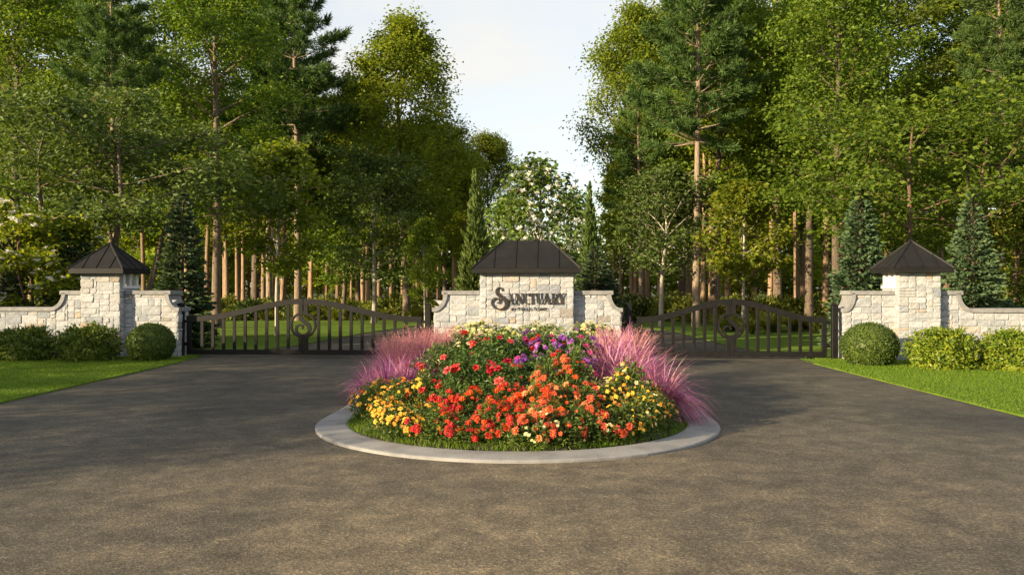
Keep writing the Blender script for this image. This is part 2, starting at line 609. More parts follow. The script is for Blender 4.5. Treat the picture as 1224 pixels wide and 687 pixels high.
def inside_depth(x, y):
    """distance from the kerb's inner edge into the bed (negative outside)"""
    r = ISR - .40
    if y < ISC[1]:
        return r - math.hypot(x - ISC[0], y - ISC[1])
    t = (y - ISC[1]) / (20.4 - ISC[1])
    lft = -2.51 + .4 + t * .58
    rgt = 2.65 - .4 + t * .03
    return min(x - lft, rgt - x, 23.0 - y)


def soil_z(x, y):
    dd = max(0.0, inside_depth(x, y))
    return .045 + .20 * (1 - math.exp(-dd * 1.1))


def make_soil():
    mb = MB()
    nx, ny = 40, 80
    V, F, idx = [], [], {}
    xs = np.linspace(-2.6, 2.8, nx)
    ys = np.linspace(8.3, 23.2, ny)
    for j, y in enumerate(ys):
        for i, x in enumerate(xs):
            if inside_depth(x, y) > -0.16:
                idx[(i, j)] = len(V)
                V.append((x, y, soil_z(x, y) - (0.05 if inside_depth(x, y) < 0 else 0) + rs.normal(0, .008)))
    for j in range(ny - 1):
        for i in range(nx - 1):
            q = [(i, j), (i + 1, j), (i + 1, j + 1), (i, j + 1)]
            if all(c in idx for c in q):
                F.append(tuple(idx[c] for c in q))
    mb.faces_list(V, F)
    o = link('planting_bed', mb.mesh('planting_bed', M['soil'], True))
    struct(o, 'dark mulched bed mounded inside the kerb')


make_soil()


def unit(v):
    return v / np.maximum(1e-9, np.linalg.norm(v, axis=-1, keepdims=True))


def leaves(mb, P, Nn, A, size, wr=.55, fold=.18, mat=0):
    """one folded leaf per row: P base points, Nn leaf normals, A leaf axes"""
    P = np.asarray(P, dtype=np.float64)
    n = len(P)
    if n == 0:
        return
    A = unit(A)
    Nn = unit(Nn - A * np.sum(Nn * A, axis=1, keepdims=True))
    S = np.cross(A, Nn)
    s = np.broadcast_to(np.asarray(size, dtype=np.float64), (n,))[:, None]
    v = np.empty((n, 4, 3))
    v[:, 0] = P
    v[:, 1] = P + A * s * .48 + S * s * wr * .5 + Nn * s * fold * .5
    v[:, 2] = P + A * s - Nn * s * fold * .6
    v[:, 3] = P + A * s * .48 - S * s * wr * .5 + Nn * s * fold * .5
    base = (np.arange(n) * 4)[:, None]
    f = np.concatenate([base + np.array([[0, 2, 1]]), base + np.array([[0, 3, 2]])])
    mb.add(v.reshape(-1, 3), f, mat)


def blades(mb, P, H, lean, width, mat=0):
    n = len(P)
    a = rs.uniform(0, 2 * np.pi, n)
    side = np.stack([np.cos(a), np.sin(a), np.zeros(n)], 1) * width * .5
    tip = P + np.stack([rs.normal(0, lean, n), rs.normal(0, lean, n), np.ones(n)], 1) * np.asarray(H)[:, None]
    v = np.stack([P - side, P + side, tip], 1)
    f = (np.arange(n) * 3)[:, None] + np.array([[0, 1, 2]])
    mb.add(v.reshape(-1, 3), f, mat)


def lawn_grass(name, x0, x1, y0, y1, n, edge, label):
    mb = MB()
    P = np.stack([rs.uniform(x0, x1, n), rs.uniform(y0, y1, n), np.full(n, .022)], 1)
    keep = edge(P[:, 0], P[:, 1])
    P = P[keep]
    blades(mb, P, rs.uniform(.022, .05, len(P)), .5, .011)
    struct(link(name, mb.mesh(name, M['grass'])), label, 'stuff')


lawn_grass('grass', -15, -7.74, 9.5, 20.9, 110000, lambda x, y: (x < XL + .03 + .02 * np.sin(y * 7)), 'short mown grass blades on the left lawn')
lawn_grass('grass', 6.9, 14, 8.5, 20.3, 90000, lambda x, y: (x > XR - .03 + .02 * np.sin(y * 6 + 1)), 'short mown grass blades on the right lawn')


def ring_grass():
    mb = MB()
    n = 60000
    P = np.stack([rs.uniform(-2.5, 2.7, n), rs.uniform(8.5, 13.5, n), np.zeros(n)], 1)
    dd = np.array([inside_depth(x, y) for x, y, _ in P])
    keep = (dd > .0) & (dd < .42)
    P = P[keep]
    P[:, 2] = [soil_z(x, y) - .005 for x, y, _ in P]
    blades(mb, P, rs.uniform(.03, .075, len(P)), .45, .009)
    struct(link('grass', mb.mesh('ring_grass', M['grass'])), 'narrow strip of turf just inside the island kerb', 'stuff')


ring_grass()


# ------------------------------------------------------------------ stonework
def stone_mesh(poly, proud, rr, tag_=''):
    """one rough block: outline poly in (a, z), back at 0.012 behind the mortar face, front domed"""
    c = Vector((sum(p[0] for p in poly) / len(poly), sum(p[1] for p in poly) / len(poly)))
    pts = []
    n = len(poly)
    for i in range(n):                                                   # knock the corners off
        p, a, b = Vector(poly[i]), Vector(poly[i - 1]), Vector(poly[(i + 1) % n])
        ka = min(.035, (a - p).length * .22) * rr.uniform(.4, 1.1)
        kb = min(.035, (b - p).length * .22) * rr.uniform(.4, 1.1)
        pts.append(p + (a - p).normalized() * ka)
        pts.append(p + (b - p).normalized() * kb)
    k = len(pts)
    mean = sum((q - c).length for q in pts) / k
    rings = []
    for ins, dep in ((0.0, .012), (0.0, -proud * .55), (.016, -proud)):
        rings.append([(c.x + (q.x - c.x) * (1 - ins / max(.05, mean)), dep, c.y + (q.y - c.y) * (1 - ins / max(.05, mean))) for q in pts])
    for q in range(k):                                                   # rough front edge
        x, y, z = rings[2][q]
        rings[2][q] = (x, y + rr.uniform(-.004, .006), z)
    V = sum(rings, []) + [(c.x, -proud - rr.uniform(.0, .008), c.y)]
    F = []
    for r in range(2):
        for i in range(k):
            j = (i + 1) % k
            F.append((r * k + i, r * k + j, (r + 1) * k + j, (r + 1) * k + i))
    for i in range(k):
        F.append((2 * k + i, 2 * k + (i + 1) % k, 3 * k))
    return V, F


def lay_stones(parent, u0, u1, z0, top, frame, seed, wmin=2, wmax=6):
    """random rubble blocks packed on one face. frame(a, d, z) -> parent's coordinates (d < 0 is outwards); top(a) = height of the face there"""
    rr = random.Random(seed)
    ztop = max(top(u0 + (u1 - u0) * i / 60) for i in range(61))
    nc = max(2, round((u1 - u0) / .082))
    nr = max(2, round((ztop - z0) / .074))
    cw, ch = (u1 - u0) / nc, (ztop - z0) / nr
    xs = [u0 + cw * i + (rr.uniform(-.014, .014) if 0 < i < nc else 0) for i in range(nc + 1)]
    used = [[False] * nc for _ in range(nr)]
    J = .010
    for j in range(nr):
        for i in range(nc):
            if used[j][i]:
                continue
            h = rr.choice([1, 2, 2, 2, 3])
            w = rr.choice([2, 3, 3, 4, 4, 5, 6]) if h > 1 else rr.choice([2, 3, 3, 4, 5])
            w = max(wmin, min(wmax, w))
            h = min(h, nr - j)
            k = 0
            while k < w and i + k < nc and not used[j][i + k]:
                k += 1
            w = k
            if i + w + 1 == nc and not used[j][nc - 1]:
                w += 1
            while h > 1 and any(used[j + q][i + p] for q in range(h) for p in range(w)):
                h -= 1
            for q in range(h):
                for p in range(w):
                    used[j + q][i + p] = True
            a, b = xs[i], xs[i + w]
            zb, zt = z0 + ch * j, z0 + ch * (j + h)
            t0, t1 = top(a + .004), top(b - .004)
            c0, c1 = min(zt, t0), min(zt, t1)
            if max(c0, c1) - zb < .03:
                continue
            jj = lambda: rr.uniform(-.007, .007)
            c0, c1 = max(c0, zb + .022), max(c1, zb + .022)
            mid = []
            tm = min(zt, top((a + b) / 2))
            if abs(tm - (c0 + c1) / 2) > .012:
                mid = [((a + b) / 2, tm - J * .5)]
            poly = [(a + J * .5 + jj(), zb + J * .5 + jj()), (b - J * .5 + jj(), zb + J * .5 + jj()), (b - J * .5 + jj(), c1 - J * .5 + jj())] + mid + [(a + J * .5 + jj(), c0 - J * .5 + jj())]
            V, F = stone_mesh(poly, rr.uniform(.009, .025), rr)
            o3 = frame((a + b) / 2, 0, (zb + c0) / 2)
            V = [tuple(Vector(frame(*p)) - Vector(o3)) for p in V]
            mb = MB()
            mb.faces_list(V, F)
            link('stone', fixed(mb.mesh('stone', M['stone'])), parent, o3)


def roof_parts(parent, hx, hy, ridge, z0, fascia, zap, cx, cy, seams_front, seams_side):
    """hipped sheet-metal roof: body with fascia, then panels and standing seams lying on it"""
    e = [(cx - hx, cy - hy), (cx + hx, cy - hy), (cx + hx, cy + hy), (cx - hx, cy + hy)]
    V = [(x, y, z0) for x, y in e] + [(x, y, z0 + fascia) for x, y in e]
    V += [(cx - ridge, cy, zap), (cx + ridge, cy, zap)]
    F = [(3, 2, 1, 0), (0, 1, 5, 4), (1, 2, 6, 5), (2, 3, 7, 6), (3, 0, 4, 7), (4, 5, 9, 8), (6, 7, 8, 9), (5, 6, 9), (7, 4, 8)]
    roof = simple('roof', [(V, F)], M['roof'], parent)
    zb = z0 + fascia

    def face(E0, E1, h_run, top0, top1, ns):
        E0, E1 = Vector(E0), Vector(E1)
        ax = (E1 - E0).normalized()
        L = (E1 - E0).length
        apex = Vector(top0)
        up = apex - E0
        up = up - ax * up.dot(ax)
        H = up.length
        up.normalize()
        nrm = ax.cross(up).normalized()
        t0 = (Vector(top0) - E0).dot(ax)
        t1 = (Vector(top1) - E0).dot(ax)

        def hh(s):
            if s < t0:
                return H * s / t0 if t0 > 1e-6 else H
            if s > t1:
                return H * (L - s) / (L - t1) if L - t1 > 1e-6 else H
            return H
        cuts = [L * i / ns for i in range(ns + 1)]
        for i in range(ns):
            a, b = cuts[i] + .004, cuts[i + 1] - .004
            poly = [(a, 0.004), (b, 0.004), (b, max(.004, hh(b) - .004))]
            for t in (t1, t0):
                if a + .01 < t < b - .01:
                    poly.append((t, H - .004))
            if t0 == t1 or abs(t0 - t1) < .02:
                seen = [p for p in poly if abs(p[1] - (H - .004)) < 1e-6]
                if len(seen) > 1:
                    poly.remove(seen[-1])
            poly.append((a, max(.004, hh(a) - .004)))
            P = []
            for q in poly:
                if not P or (abs(q[0] - P[-1][0]) + abs(q[1] - P[-1][1])) > .006:
                    P.append(q)
            if len(P) < 3:
                continue
            lo = [E0 + ax * s + up * t + nrm * .0006 for s, t in P]
            hi = [E0 + ax * s + up * t + nrm * .006 for s, t in P]
            n = len(P)
            V = [tuple(p) for p in lo + hi]
            F = [tuple(reversed(range(n))), tuple(range(n, 2 * n))] + [(k, (k + 1) % n, (k + 1) % n + n, k + n) for k in range(n)]
            simple('panel', [(V, F)], M['roof'], roof)
        for i in range(1, ns):
            s = cuts[i]
            t = hh(s)
            if t < .1:
                continue
            A = E0 + ax * s
            V = []
            for q in (A, A + up * (t - .01)):
                for dx, dn in ((-.009, 0), (.009, 0), (.009, .022), (-.009, .022)):
                    V.append(tuple(q + ax * dx + nrm * dn))
            simple('seam', [(V, [(0, 1, 2, 3), (7, 6, 5, 4), (0, 4, 5, 1), (1, 5, 6, 2), (2, 6, 7, 3), (3, 7, 4, 0)])], M['roof'], roof)
    r0, r1 = (cx - ridge, cy, zap), (cx + ridge, cy, zap)
    c = [(x, y, zb) for x, y in e]
    face(c[0], c[1], 0, r0, r1, seams_front)
    face(c[2], c[3], 0, r1, r0, seams_front)
    face(c[1], c[2], 0, r1, r1, seams_side)
    face(c[3], c[0], 0, r0, r0, seams_side)
    # hip caps
    for a, b in ((c[0], r0), (c[3], r0), (c[1], r1), (c[2], r1)):
        a, b = Vector(a), Vector(b)
        dd = (b - a).normalized()
        sd = dd.cross(Vector((0, 0, 1))).normalized()
        up = sd.cross(dd).normalized()
        V = []
        for q in (a - dd * .01, b):
            for x, y in ((-.03, -.012), (.03, -.012), (.022, .022), (0, .03), (-.022, .022)):
                V.append(tuple(q + sd * x + up * y))
        F = [(0, 1, 2, 3, 4), (9, 8, 7, 6, 5)] + [(i, i + 5, (i + 1) % 5 + 5, (i + 1) % 5) for i in range(5)]
        simple('hip_cap', [(V, F)], M['roof'], roof)
    return roof


ZL, ZH, ZE = 1.16, 1.585, 2.11          # masonry tops: low wall, high wall, under the eaves
CT = .095                               # coping thickness


def curve_top(ul, uh, n=14):
    """coping sweep from the low end (flat) to the high end (upright)"""
    out = []
    for i in range(n + 1):
        s = math.sin(i / n * math.pi / 2)
        out.append((ul + (uh - ul) * s, ZL + (ZH - ZL) * (1 - math.sqrt(max(0, 1 - s * s)))))
    return out


def wall_block(parent, prof, v0, v1, seed, ends=(False, False), name='wall'):
    """a wall length whose top follows prof [(u, z)...]: mortar core, blocks on the front and open ends"""
    us = [p[0] for p in prof]
    zs = [p[1] for p in prof]
    poly = [(us[0], -.1)] + prof + [(us[-1], -.1)]
    poly = [poly[0]] + [p for i, p in enumerate(poly[1:]) if abs(p[0] - poly[i][0]) + abs(p[1] - poly[i][1]) > 1e-5]
    core = simple(name, [prism(list(reversed(poly)), v0, v1)], M['mortar'], parent)

    def top(u):
        return float(np.interp(u, us, zs))
    lay_stones(core, us[0], us[-1], .0, top, lambda a, d_, z: (a, v0 + d_, z), seed)
    if ends[0]:
        zt = zs[0]
        lay_stones(core, v0 - .015, v1, .0, lambda a: zt, lambda a, d_, z: (us[0] + d_, v1 + v0 - a, z), seed + 5)
    if ends[1]:
        zt = zs[-1]
        lay_stones(core, v0 - .015, v1, .0, lambda a: zt, lambda a, d_, z: (us[-1] - d_, a, z), seed + 6)
    return core


def coping(parent, pts, v0, v1, w=CT):
    v, f = ribbon([(a, z + w / 2) for a, z in pts], w, v0 - .055, v1 + .055)
    return simple('coping', [(v, f)], M['coping'], parent)


def pillar(parent, u0, u1, v0, v1, seed, open_left):
    """square stone pillar, its inner flank open at the top behind small white columns"""
    zl = 1.80                                              # ledge under the openings
    core = simple('pillar', [prism([(u0, -.1), (u1, -.1), (u1, ZE), (u0, ZE)], v0, v0 + .14),
                             prism([(u0, -.1), (u1, -.1), (u1, zl), (u0, zl)], v0 + .14, v1)], M['mortar'], parent)
    lay_stones(core, u0 - .012, u1 + .012, 0, lambda a: ZE, lambda a, d_, z: (a, v0 + d_, z), seed, wmax=5)
    for sgn, uu in ((-1, u0), (1, u1)):
        def side_top(a):
            return ZE if a < v0 + .14 else zl - .075
        if sgn > 0:
            lay_stones(core, v0 + .0, v1, 0, lambda a: zl - .075, lambda a, d_, z: (uu - d_, a, z), seed + 2, wmax=5)
        else:
            lay_stones(core, v0 + .0, v1, 0, lambda a: zl - .075, lambda a, d_, z: (uu + d_, v1 + v0 - a, z), seed + 3, wmax=5)
        a, b = (uu - .04, uu + .12) if sgn < 0 else (uu - .12, uu + .04)
        bevel_box('ledge', M['white_paint'], a, b, v0 + .143, v1 + .03, zl - .072, zl + .006, .008, parent)
        for k in range(3):
            vc = v0 + .24 + k * (v1 - v0 - .30) / 2
            x = uu + (.05 if sgn < 0 else -.05)
            bevel_box('column', M['white_paint'], x - .055, x + .055, vc - .055, vc + .055, zl + .008, ZE - .004, .01, parent)
    bevel_box('ledge', M['white_paint'], u0 + .122, u1 - .122, v1 - .09, v1 + .03, zl - .072, zl + .006, .008, parent)
    for k in range(2):
        x = u0 + .32 + k * (u1 - u0 - .64)
        bevel_box('column', M['white_paint'], x - .055, x + .055, v1 - .105, v1 + .005, zl + .008, ZE - .004, .01, parent)
    hw = .70
    roof_parts(parent, hw, hw, 0.0, ZE, .125, 2.90, (u0 + u1) / 2, (v0 + v1) / 2, 4, 4)


WT = .6
PV0 = -.22


def side_wall(label, sign):
    t = thing('entrance_wall', label, 'wall', (0, WO, 0), -WA)
    t['kind'] = 'thing'
    if sign < 0:
        p0, p1 = U(97, PV0), U(143, PV0)
        far, c0, c1, e1, e0 = U(0) - 2.2, U(60), U(77), U(200), U(212.5)
        outer = [(far, ZL), (c0, ZL)] + curve_top(c0, c1)[1:] + [(p0 + .03, ZH)]
        inner = [(p1 - .03, ZH), (e1, ZH)] + list(reversed(curve_top(e0, e1)))[1:]
        wall_block(t, outer, 0, WT, 21)
        wall_block(t, inner, 0, WT, 22, (False, True))
        coping(t, [(far, ZL), (c0, ZL)] + curve_top(c0, c1)[1:], 0, WT)
        coping(t, [(c1 - .10, ZH), (p0 - .035, ZH)], 0, WT)
        coping(t, [(p1 + .035, ZH), (e1 + .10, ZH)], 0, WT)
        coping(t, list(reversed(curve_top(e0, e1))) + [(e0 + .05, ZL)], 0, WT)
        pillar(t, p0, p1, PV0, PV0 + .96, 31, False)
    else:
        p0, p1 = U(1074, PV0), U(1124, PV0)
        e0, e1, c1, c0, far = U(1009), U(1020), U(1145), U(1161), U(1224) + 2.2
        inner = curve_top(e0, e1) + [(p0 + .03, ZH)]
        outer = [(p1 - .03, ZH)] + list(reversed(curve_top(c0, c1))) + [(far, ZL)]
        wall_block(t, inner, 0, WT, 23, (True, False))
        wall_block(t, outer, 0, WT, 24)
        coping(t, [(e0 - .05, ZL)] + curve_top(e0, e1), 0, WT)
        coping(t, [(e1 - .10, ZH), (p0 - .035, ZH)], 0, WT)
        coping(t, [(p1 + .035, ZH), (c1 + .10, ZH)], 0, WT)
        coping(t, list(reversed(curve_top(c0, c1))) + [(far, ZL)], 0, WT)
        pillar(t, p0, p1, PV0, PV0 + .96, 37, True)


side_wall('pale stone wall and roofed pillar beside the white blossoming shrub, partly in shade', -1)
side_wall('sunlit pale stone wall and roofed pillar behind the two golden shrubs', 1)

# ---- the sign wall
GLY = {
    'A': [([(.06, .02), (.5, 1)], .10), ([(.46, 1), (.90, .02)], .24), ([(.2, .33), (.74, .33)], .09), ([(-.02, .04), (.24, .04)], .08), ([(.68, .04), (1.04, .04)], .08)],
    'N': [([(.15, .02), (.15, .98)], .12), ([(.12, .98), (.86, .04)], .25), ([(.87, .04), (.87, .98)], .12), ([(0, .04), (.32, .04)], .08), ([(-.04, .96), (.2, .96)], .08), ([(.7, .96), (1.04, .96)], .08)],
    'C': [([(.5 + .44 * math.cos(R(a)), .5 + .46 * math.sin(R(a))) for a in range(48, 320, 16)], [.12 + .15 * max(0, -math.cos(R(a))) for a in range(48, 320, 16)]), ([(.83, .98), (.83, .72)], .07)],
    'T': [([(.5, .02), (.5, .98)], .27), ([(0, .95), (1, .95)], .10), ([(.03, .97), (.03, .72)], .07), ([(.97, .97), (.97, .72)], .07), ([(.28, .04), (.72, .04)], .08)],
    'U': [([(.2, .97), (.2, .3), (.25, .15), (.38, .06), (.52, .05), (.68, .08), (.78, .18), (.82, .35), (.82, .97)], [.26, .26, .22, .16, .13, .12, .11, .11, .11]), ([(0, .96), (.42, .96)], .08), ([(.66, .96), (1, .96)], .08)],
    'R': [([(.22, .02), (.22, .98)], .26), ([(.22, .95), (.55, .95), (.75, .88), (.82, .74), (.75, .58), (.55, .50), (.22, .50)], [.09, .10, .18, .24, .18, .10, .09]), ([(.45, .50), (.88, .04)], .22), ([(0, .04), (.44, .04)], .08), ([(.74, .04), (1.04, .04)], .08), ([(0, .96), (.3, .96)], .08)],
    'Y': [([(.1, .98), (.5, .45)], .25), ([(.9, .98), (.52, .45)], .11), ([(.5, .5), (.5, .02)], .25), ([(-.04, .96), (.32, .96)], .08), ([(.7, .96), (1.04, .96)], .08), ([(.28, .04), (.72, .04)], .08)],
    'F': [([(.25, .02), (.25, .98)], .26), ([(.2, .94), (.95, .94)], .12), ([(.2, .52), (.75, .52)], .12)],
    'L': [([(.25, .02), (.25, .98)], .26), ([(.2, .06), (.95, .06)], .12)],
    'S': [([(.82, .78), (.7, .92), (.45, .95), (.22, .84), (.2, .66), (.5, .5), (.8, .34), (.78, .14), (.55, .05), (.28, .08), (.14, .24)], [.1, .12, .14, .2, .24, .26, .24, .2, .14, .12, .1])],
    'K': [([(.22, .02), (.22, .98)], .26), ([(.9, .96), (.3, .45)], .12), ([(.42, .58), (.92, .04)], .24)],
    'E': [([(.25, .02), (.25, .98)], .26), ([(.2, .94), (.92, .94)], .12), ([(.2, .52), (.75, .52)], .12), ([(.2, .06), (.95, .06)], .12)],
}


def letter(parent, ch, a0, a1, z0, z1, vf, depth):
    geos = []
    wd, hd = a1 - a0, z1 - z0
    for k, (pts, w) in enumerate(GLY[ch]):
        P = [(a0 + x * wd, z0 + y * hd) for x, y in pts]
        sc = wd if ch not in 'AE' else wd
        ww = [x * sc * .8 for x in w] if hasattr(w, '__len__') else w * sc * .8
        if not hasattr(w, '__len__') and abs(pts[0][1] - pts[-1][1]) < .01:
            ww = w * hd * .8
        geos.append(ribbon(P, ww, vf - depth - k * .0012, vf))
    return simple('letter', geos, M['bronze'], parent)


def spiral_s(zx, zy):
    """the big swash initial, points given in the enlarged photograph"""
    pts = [(262, 190), (248, 198), (236, 186), (248, 158), (240, 142), (218, 140), (194, 158), (186, 184), (198, 214), (226, 240), (262, 266), (294, 296),
           (306, 330), (298, 366), (270, 392), (232, 400), (190, 396), (152, 374), (132, 336), (134, 300), (156, 276), (190, 272), (218, 286), (226, 310), (212, 326), (196, 318)]
    pts = [(262, 178), (252, 152), (232, 140), (208, 144), (190, 164), (186, 190), (198, 216), (226, 240), (262, 264), (294, 296),
           (308, 332), (298, 368), (270, 394), (232, 404), (190, 398), (152, 374), (131, 338), (134, 300), (158, 274), (192, 270), (220, 286), (226, 310), (210, 326), (194, 318)]
    wid = [22, 16, 14, 15, 20, 28, 36, 42, 46, 46, 42, 34, 26, 20, 16, 16, 18, 20, 20, 18, 16, 16, 20, 14]
    fine, fw = [], []
    n = len(pts)
    for i in range(n - 1):
        p0, p1, p2, p3 = (Vector(pts[max(0, min(n - 1, i + k))]) for k in (-1, 0, 1, 2))
        for q in range(5):
            t = q / 5
            fine.append(.5 * ((2 * p1) + (p2 - p0) * t + (2 * p0 - 5 * p1 + 4 * p2 - p3) * t * t + (3 * p1 - p0 - 3 * p2 + p3) * t ** 3))
            fw.append(wid[i] * (1 - t) + wid[i + 1] * t)
    fine.append(Vector(pts[-1]))
    fw.append(wid[-1])
    return fine, fw


def sign_wall():
    t = thing('sign_wall', 'central pale stone sign wall with dark hipped roof and bronze lettering behind the flowers', 'sign', (0, WO, 0), -WA)
    t['kind'] = 'thing'
    b0, b1 = U(574, PV0), U(685, PV0)
    l0, l1, r1, r0 = U(519), U(533), U(728), U(742)
    left = curve_top(l0, l1) + [(b0 + .03, ZH)]
    right = [(b1 - .03, ZH)] + list(reversed(curve_top(r0, r1)))
    wall_block(t, left, 0, WT, 51, (True, False))
    wall_block(t, right, 0, WT, 52, (False, True))
    coping(t, [(l0 - .05, ZL)] + curve_top(l0, l1), 0, WT)
    coping(t, [(l1 - .10, ZH), (b0 - .035, ZH)], 0, WT)
    coping(t, [(b1 + .035, ZH), (r1 + .10, ZH)], 0, WT)
    coping(t, list(reversed(curve_top(r0, r1))) + [(r0 + .05, ZL)], 0, WT)
    vb = PV0 + 1.0
    core = simple('centre_block', [prism([(b0, -.1), (b1, -.1), (b1, ZE), (b0, ZE)], PV0, vb)], M['mortar'], t)
    lay_stones(core, b0 - .012, b1 + .012, 0, lambda a: ZE, lambda a, d_, z: (a, PV0 + d_, z), 61)
    lay_stones(core, PV0, vb, 0, lambda a: ZE, lambda a, d_, z: (b1 - d_, a, z), 62)
    lay_stones(core, PV0, vb, 0, lambda a: ZE, lambda a, d_, z: (b0 + d_, vb + PV0 - a, z), 63)
    roof_parts(t, (U(694, -.5) - U(564, -.5)) / 2, .74, .585, ZE, .12, 2.93, (b0 + b1) / 2, (PV0 + vb) / 2, 5, 4)
    vf = PV0 - .034
    YF = W((b0 + b1) / 2, vf).y

    def za(zx):
        return U(575 + zx / 10.2, vf)

    def zz(zy):
        return zat(330 + zy / 10.2, YF)
    P, w = spiral_s(0, 0)
    pts = [(za(p.x), zz(p.y)) for p in P]
    simple('letter', [ribbon(pts, [x / 10.2 / FPX * YF * .92 for x in w], vf - .028, vf)], M['bronze'], t)
    for ch, x0, x1 in (('A', 322, 392), ('N', 404, 512), ('C', 516, 590), ('T', 580, 664), ('U', 664, 752), ('A', 748, 842), ('R', 850, 936), ('Y', 930, 1022)):
        letter(t, ch, za(x0) + .008, za(x1) - .008, zz(342), zz(207), vf, .026)
    for ch, x0, x1, y0 in (('A', 352, 382, 384), ('T', 382, 414, 384), ('F', 440, 476, 376), ('A', 478, 512, 382), ('L', 516, 544, 382), ('L', 548, 576, 382), ('S', 580, 612, 382),
                           ('L', 642, 676, 376), ('A', 678, 714, 382), ('K', 718, 756, 382), ('E', 762, 800, 382)):
        letter(t, ch, za(x0), za(x1), zz(416), zz(y0), vf, .018)


sign_wall()


# ------------------------------------------------------------------ gates
def gate_leaf(label, ua, ub, nb, hinge_left, emblem):
    """ua..ub in the wall frame, hinge at one end, meeting edge at the other"""
    vg = .30
    t = thing('gate_leaf', label, 'gate', W(ua if hinge_left else ub, vg), -WA, 'black iron gate leaves')
    wd = ub - ua
    hu, mu = (0.0, wd) if hinge_left else (0.0, -wd)
    sg = 1 if hinge_left else -1
    zb, zlo, zhi = .05, 1.03, 1.475
    RW = .14

    def ztop(s):                       # s 0 at the hinge, 1 at the meeting edge
        q = min(1, max(0, (s - .06) / .94))
        k = q * q * (3 - 2 * q)
        return zlo + (zhi - zlo) * k
    pts = [(sg * wd * i / 24, ztop(i / 24) - RW / 2) for i in range(25)]
    if not hinge_left:
        pts = pts[::-1]
    simple('top_rail', [ribbon(pts, RW, -.035, .035)], M['iron'], t)
    x0, x1 = sorted((hu, mu))
    bevel_box('bottom_rail', M['iron'], x0, x1, -.033, .033, zb, zb + .13, .006, t)
    ed = .12
    a, b = sorted((0, sg * ed))
    bevel_box('hinge_stile', M['iron'], a, b, -.031, .031, zb + .131, ztop(.03) - RW + .005, .005, t)
    # meeting stile: a stub above and one below the ring
    zc, rr_ = .80, .335
    a, b = sorted((sg * wd, sg * (wd - .115)))
    bevel_box('meeting_stile', M['iron'], a + (.004 if sg < 0 else 0), b - (.004 if sg > 0 else 0), -.031, .031, zc + rr_ - .06, zhi - RW + .01, .005, t)
    bevel_box('meeting_stile', M['iron'], a + (.004 if sg < 0 else 0), b - (.004 if sg > 0 else 0), -.031, .031, zb + .131, zc - rr_ + .06, .005, t)
    for i in range(nb):
        s = (ed + (wd - .115 - ed) * (i + 1) / (nb + 1) * 1.0) / wd
        if i == nb - 1:
            s = (wd - .115 - .27) / wd
        else:
            s = (ed + (wd - .115 - .27 - ed) * (i + 1) / nb) / wd
        x = sg * wd * s
        bevel_box('bar', M['iron'], x - .039, x + .039, -.022, .022, zb + .131, ztop(s) - RW + .012, .004, t)
    if emblem:
        cx = sg * wd
        n = 40
        for r_out, w_, nm in ((rr_, .05, 'ring'),):
            P = [(cx + (r_out - w_ / 2) * math.cos(2 * math.pi * i / n + .01), zc + (r_out - w_ / 2) * math.sin(2 * math.pi * i / n + .01)) for i in range(n + 1)]
            V, F = ribbon(P, w_, -.044, .044 if nm == 'ring' else .036)
            simple(nm, [(V, F)], M['iron'], t)
        e = [(380, 262), (350, 268), (336, 290), (352, 322), (388, 346), (424, 376), (440, 410), (432, 446), (404, 474), (366, 484), (330, 474), (300, 444), (292, 410), (304, 382), (334, 368),
             (362, 376), (372, 398), (360, 412)]
        e = [(392, 276), (372, 268), (352, 274), (346, 296), (360, 324), (392, 348), (424, 376), (438, 410), (430, 444), (404, 470), (368, 480), (330, 470), (304, 440), (298, 410), (310, 386), (336, 374),
             (360, 380), (370, 400), (360, 412)]
        ew = [10, 14, 20, 30, 40, 44, 44, 38, 32, 26, 22, 24, 26, 26, 24, 22, 22, 22, 16]
        k = .70 / 275
        simple('monogram', [ribbon([(cx + (x - 370) * k, zc - (y - 377) * k) for x, y in e], [x * k for x in ew], -.028, .028)], M['iron'], t)
    for z in (.28, .86):
        a, b = sorted((-sg * .002, -sg * .09))
        bevel_box('hinge', M['iron'], a, b, -.022, .022, z, z + .07, .004, t)
    return t


gl0, gl1 = U(223.5, .3), U(504, .3)
gr0, gr1 = U(761, .3), U(988, .3)
gm, gn = (gl0 + gl1) / 2, (gr0 + gr1) / 2
gate_leaf('outer leaf of the wide iron gate, hung beside the shaded round box ball', gl0, gm - .006, 9, True, True)
gate_leaf('inner leaf of the wide iron gate, ending at the pink grasses', gm + .006, gl1, 9, False, False)
gate_leaf('inner leaf of the narrow iron gate, next to the sign wall', gr0, gn - .006, 7, True, True)
gate_leaf('outer leaf of the narrow iron gate, hung beside the sunlit box ball', gn + .006, gr1, 7, False, False)


def gate_post(px, v, label):
    u = U(px, v)
    t = thing('gate_post', label, 'post', W(u, v), -WA, 'iron posts that carry the gates')
    bevel_box('shaft', M['iron'], -.07, .07, -.07, .07, -.05, 1.33, .008, t)
    simple('cap', [([(-.078, -.078, 1.331), (.078, -.078, 1.331), (.078, .078, 1.331), (-.078, .078, 1.331), (-.078, -.078, 1.348), (.078, -.078, 1.348), (.078, .078, 1.348), (-.078, .078, 1.348), (0, 0, 1.375)],
                     [(3, 2, 1, 0), (0, 1, 5, 4), (1, 2, 6, 5), (2, 3, 7, 6), (3, 0, 4, 7), (4, 5, 8), (5, 6, 8), (6, 7, 8), (7, 4, 8)])], M['iron'], t)
    bevel_box('base_plate', M['iron'], -.1, .1, -.1, .1, -.01, .018, .004, t)


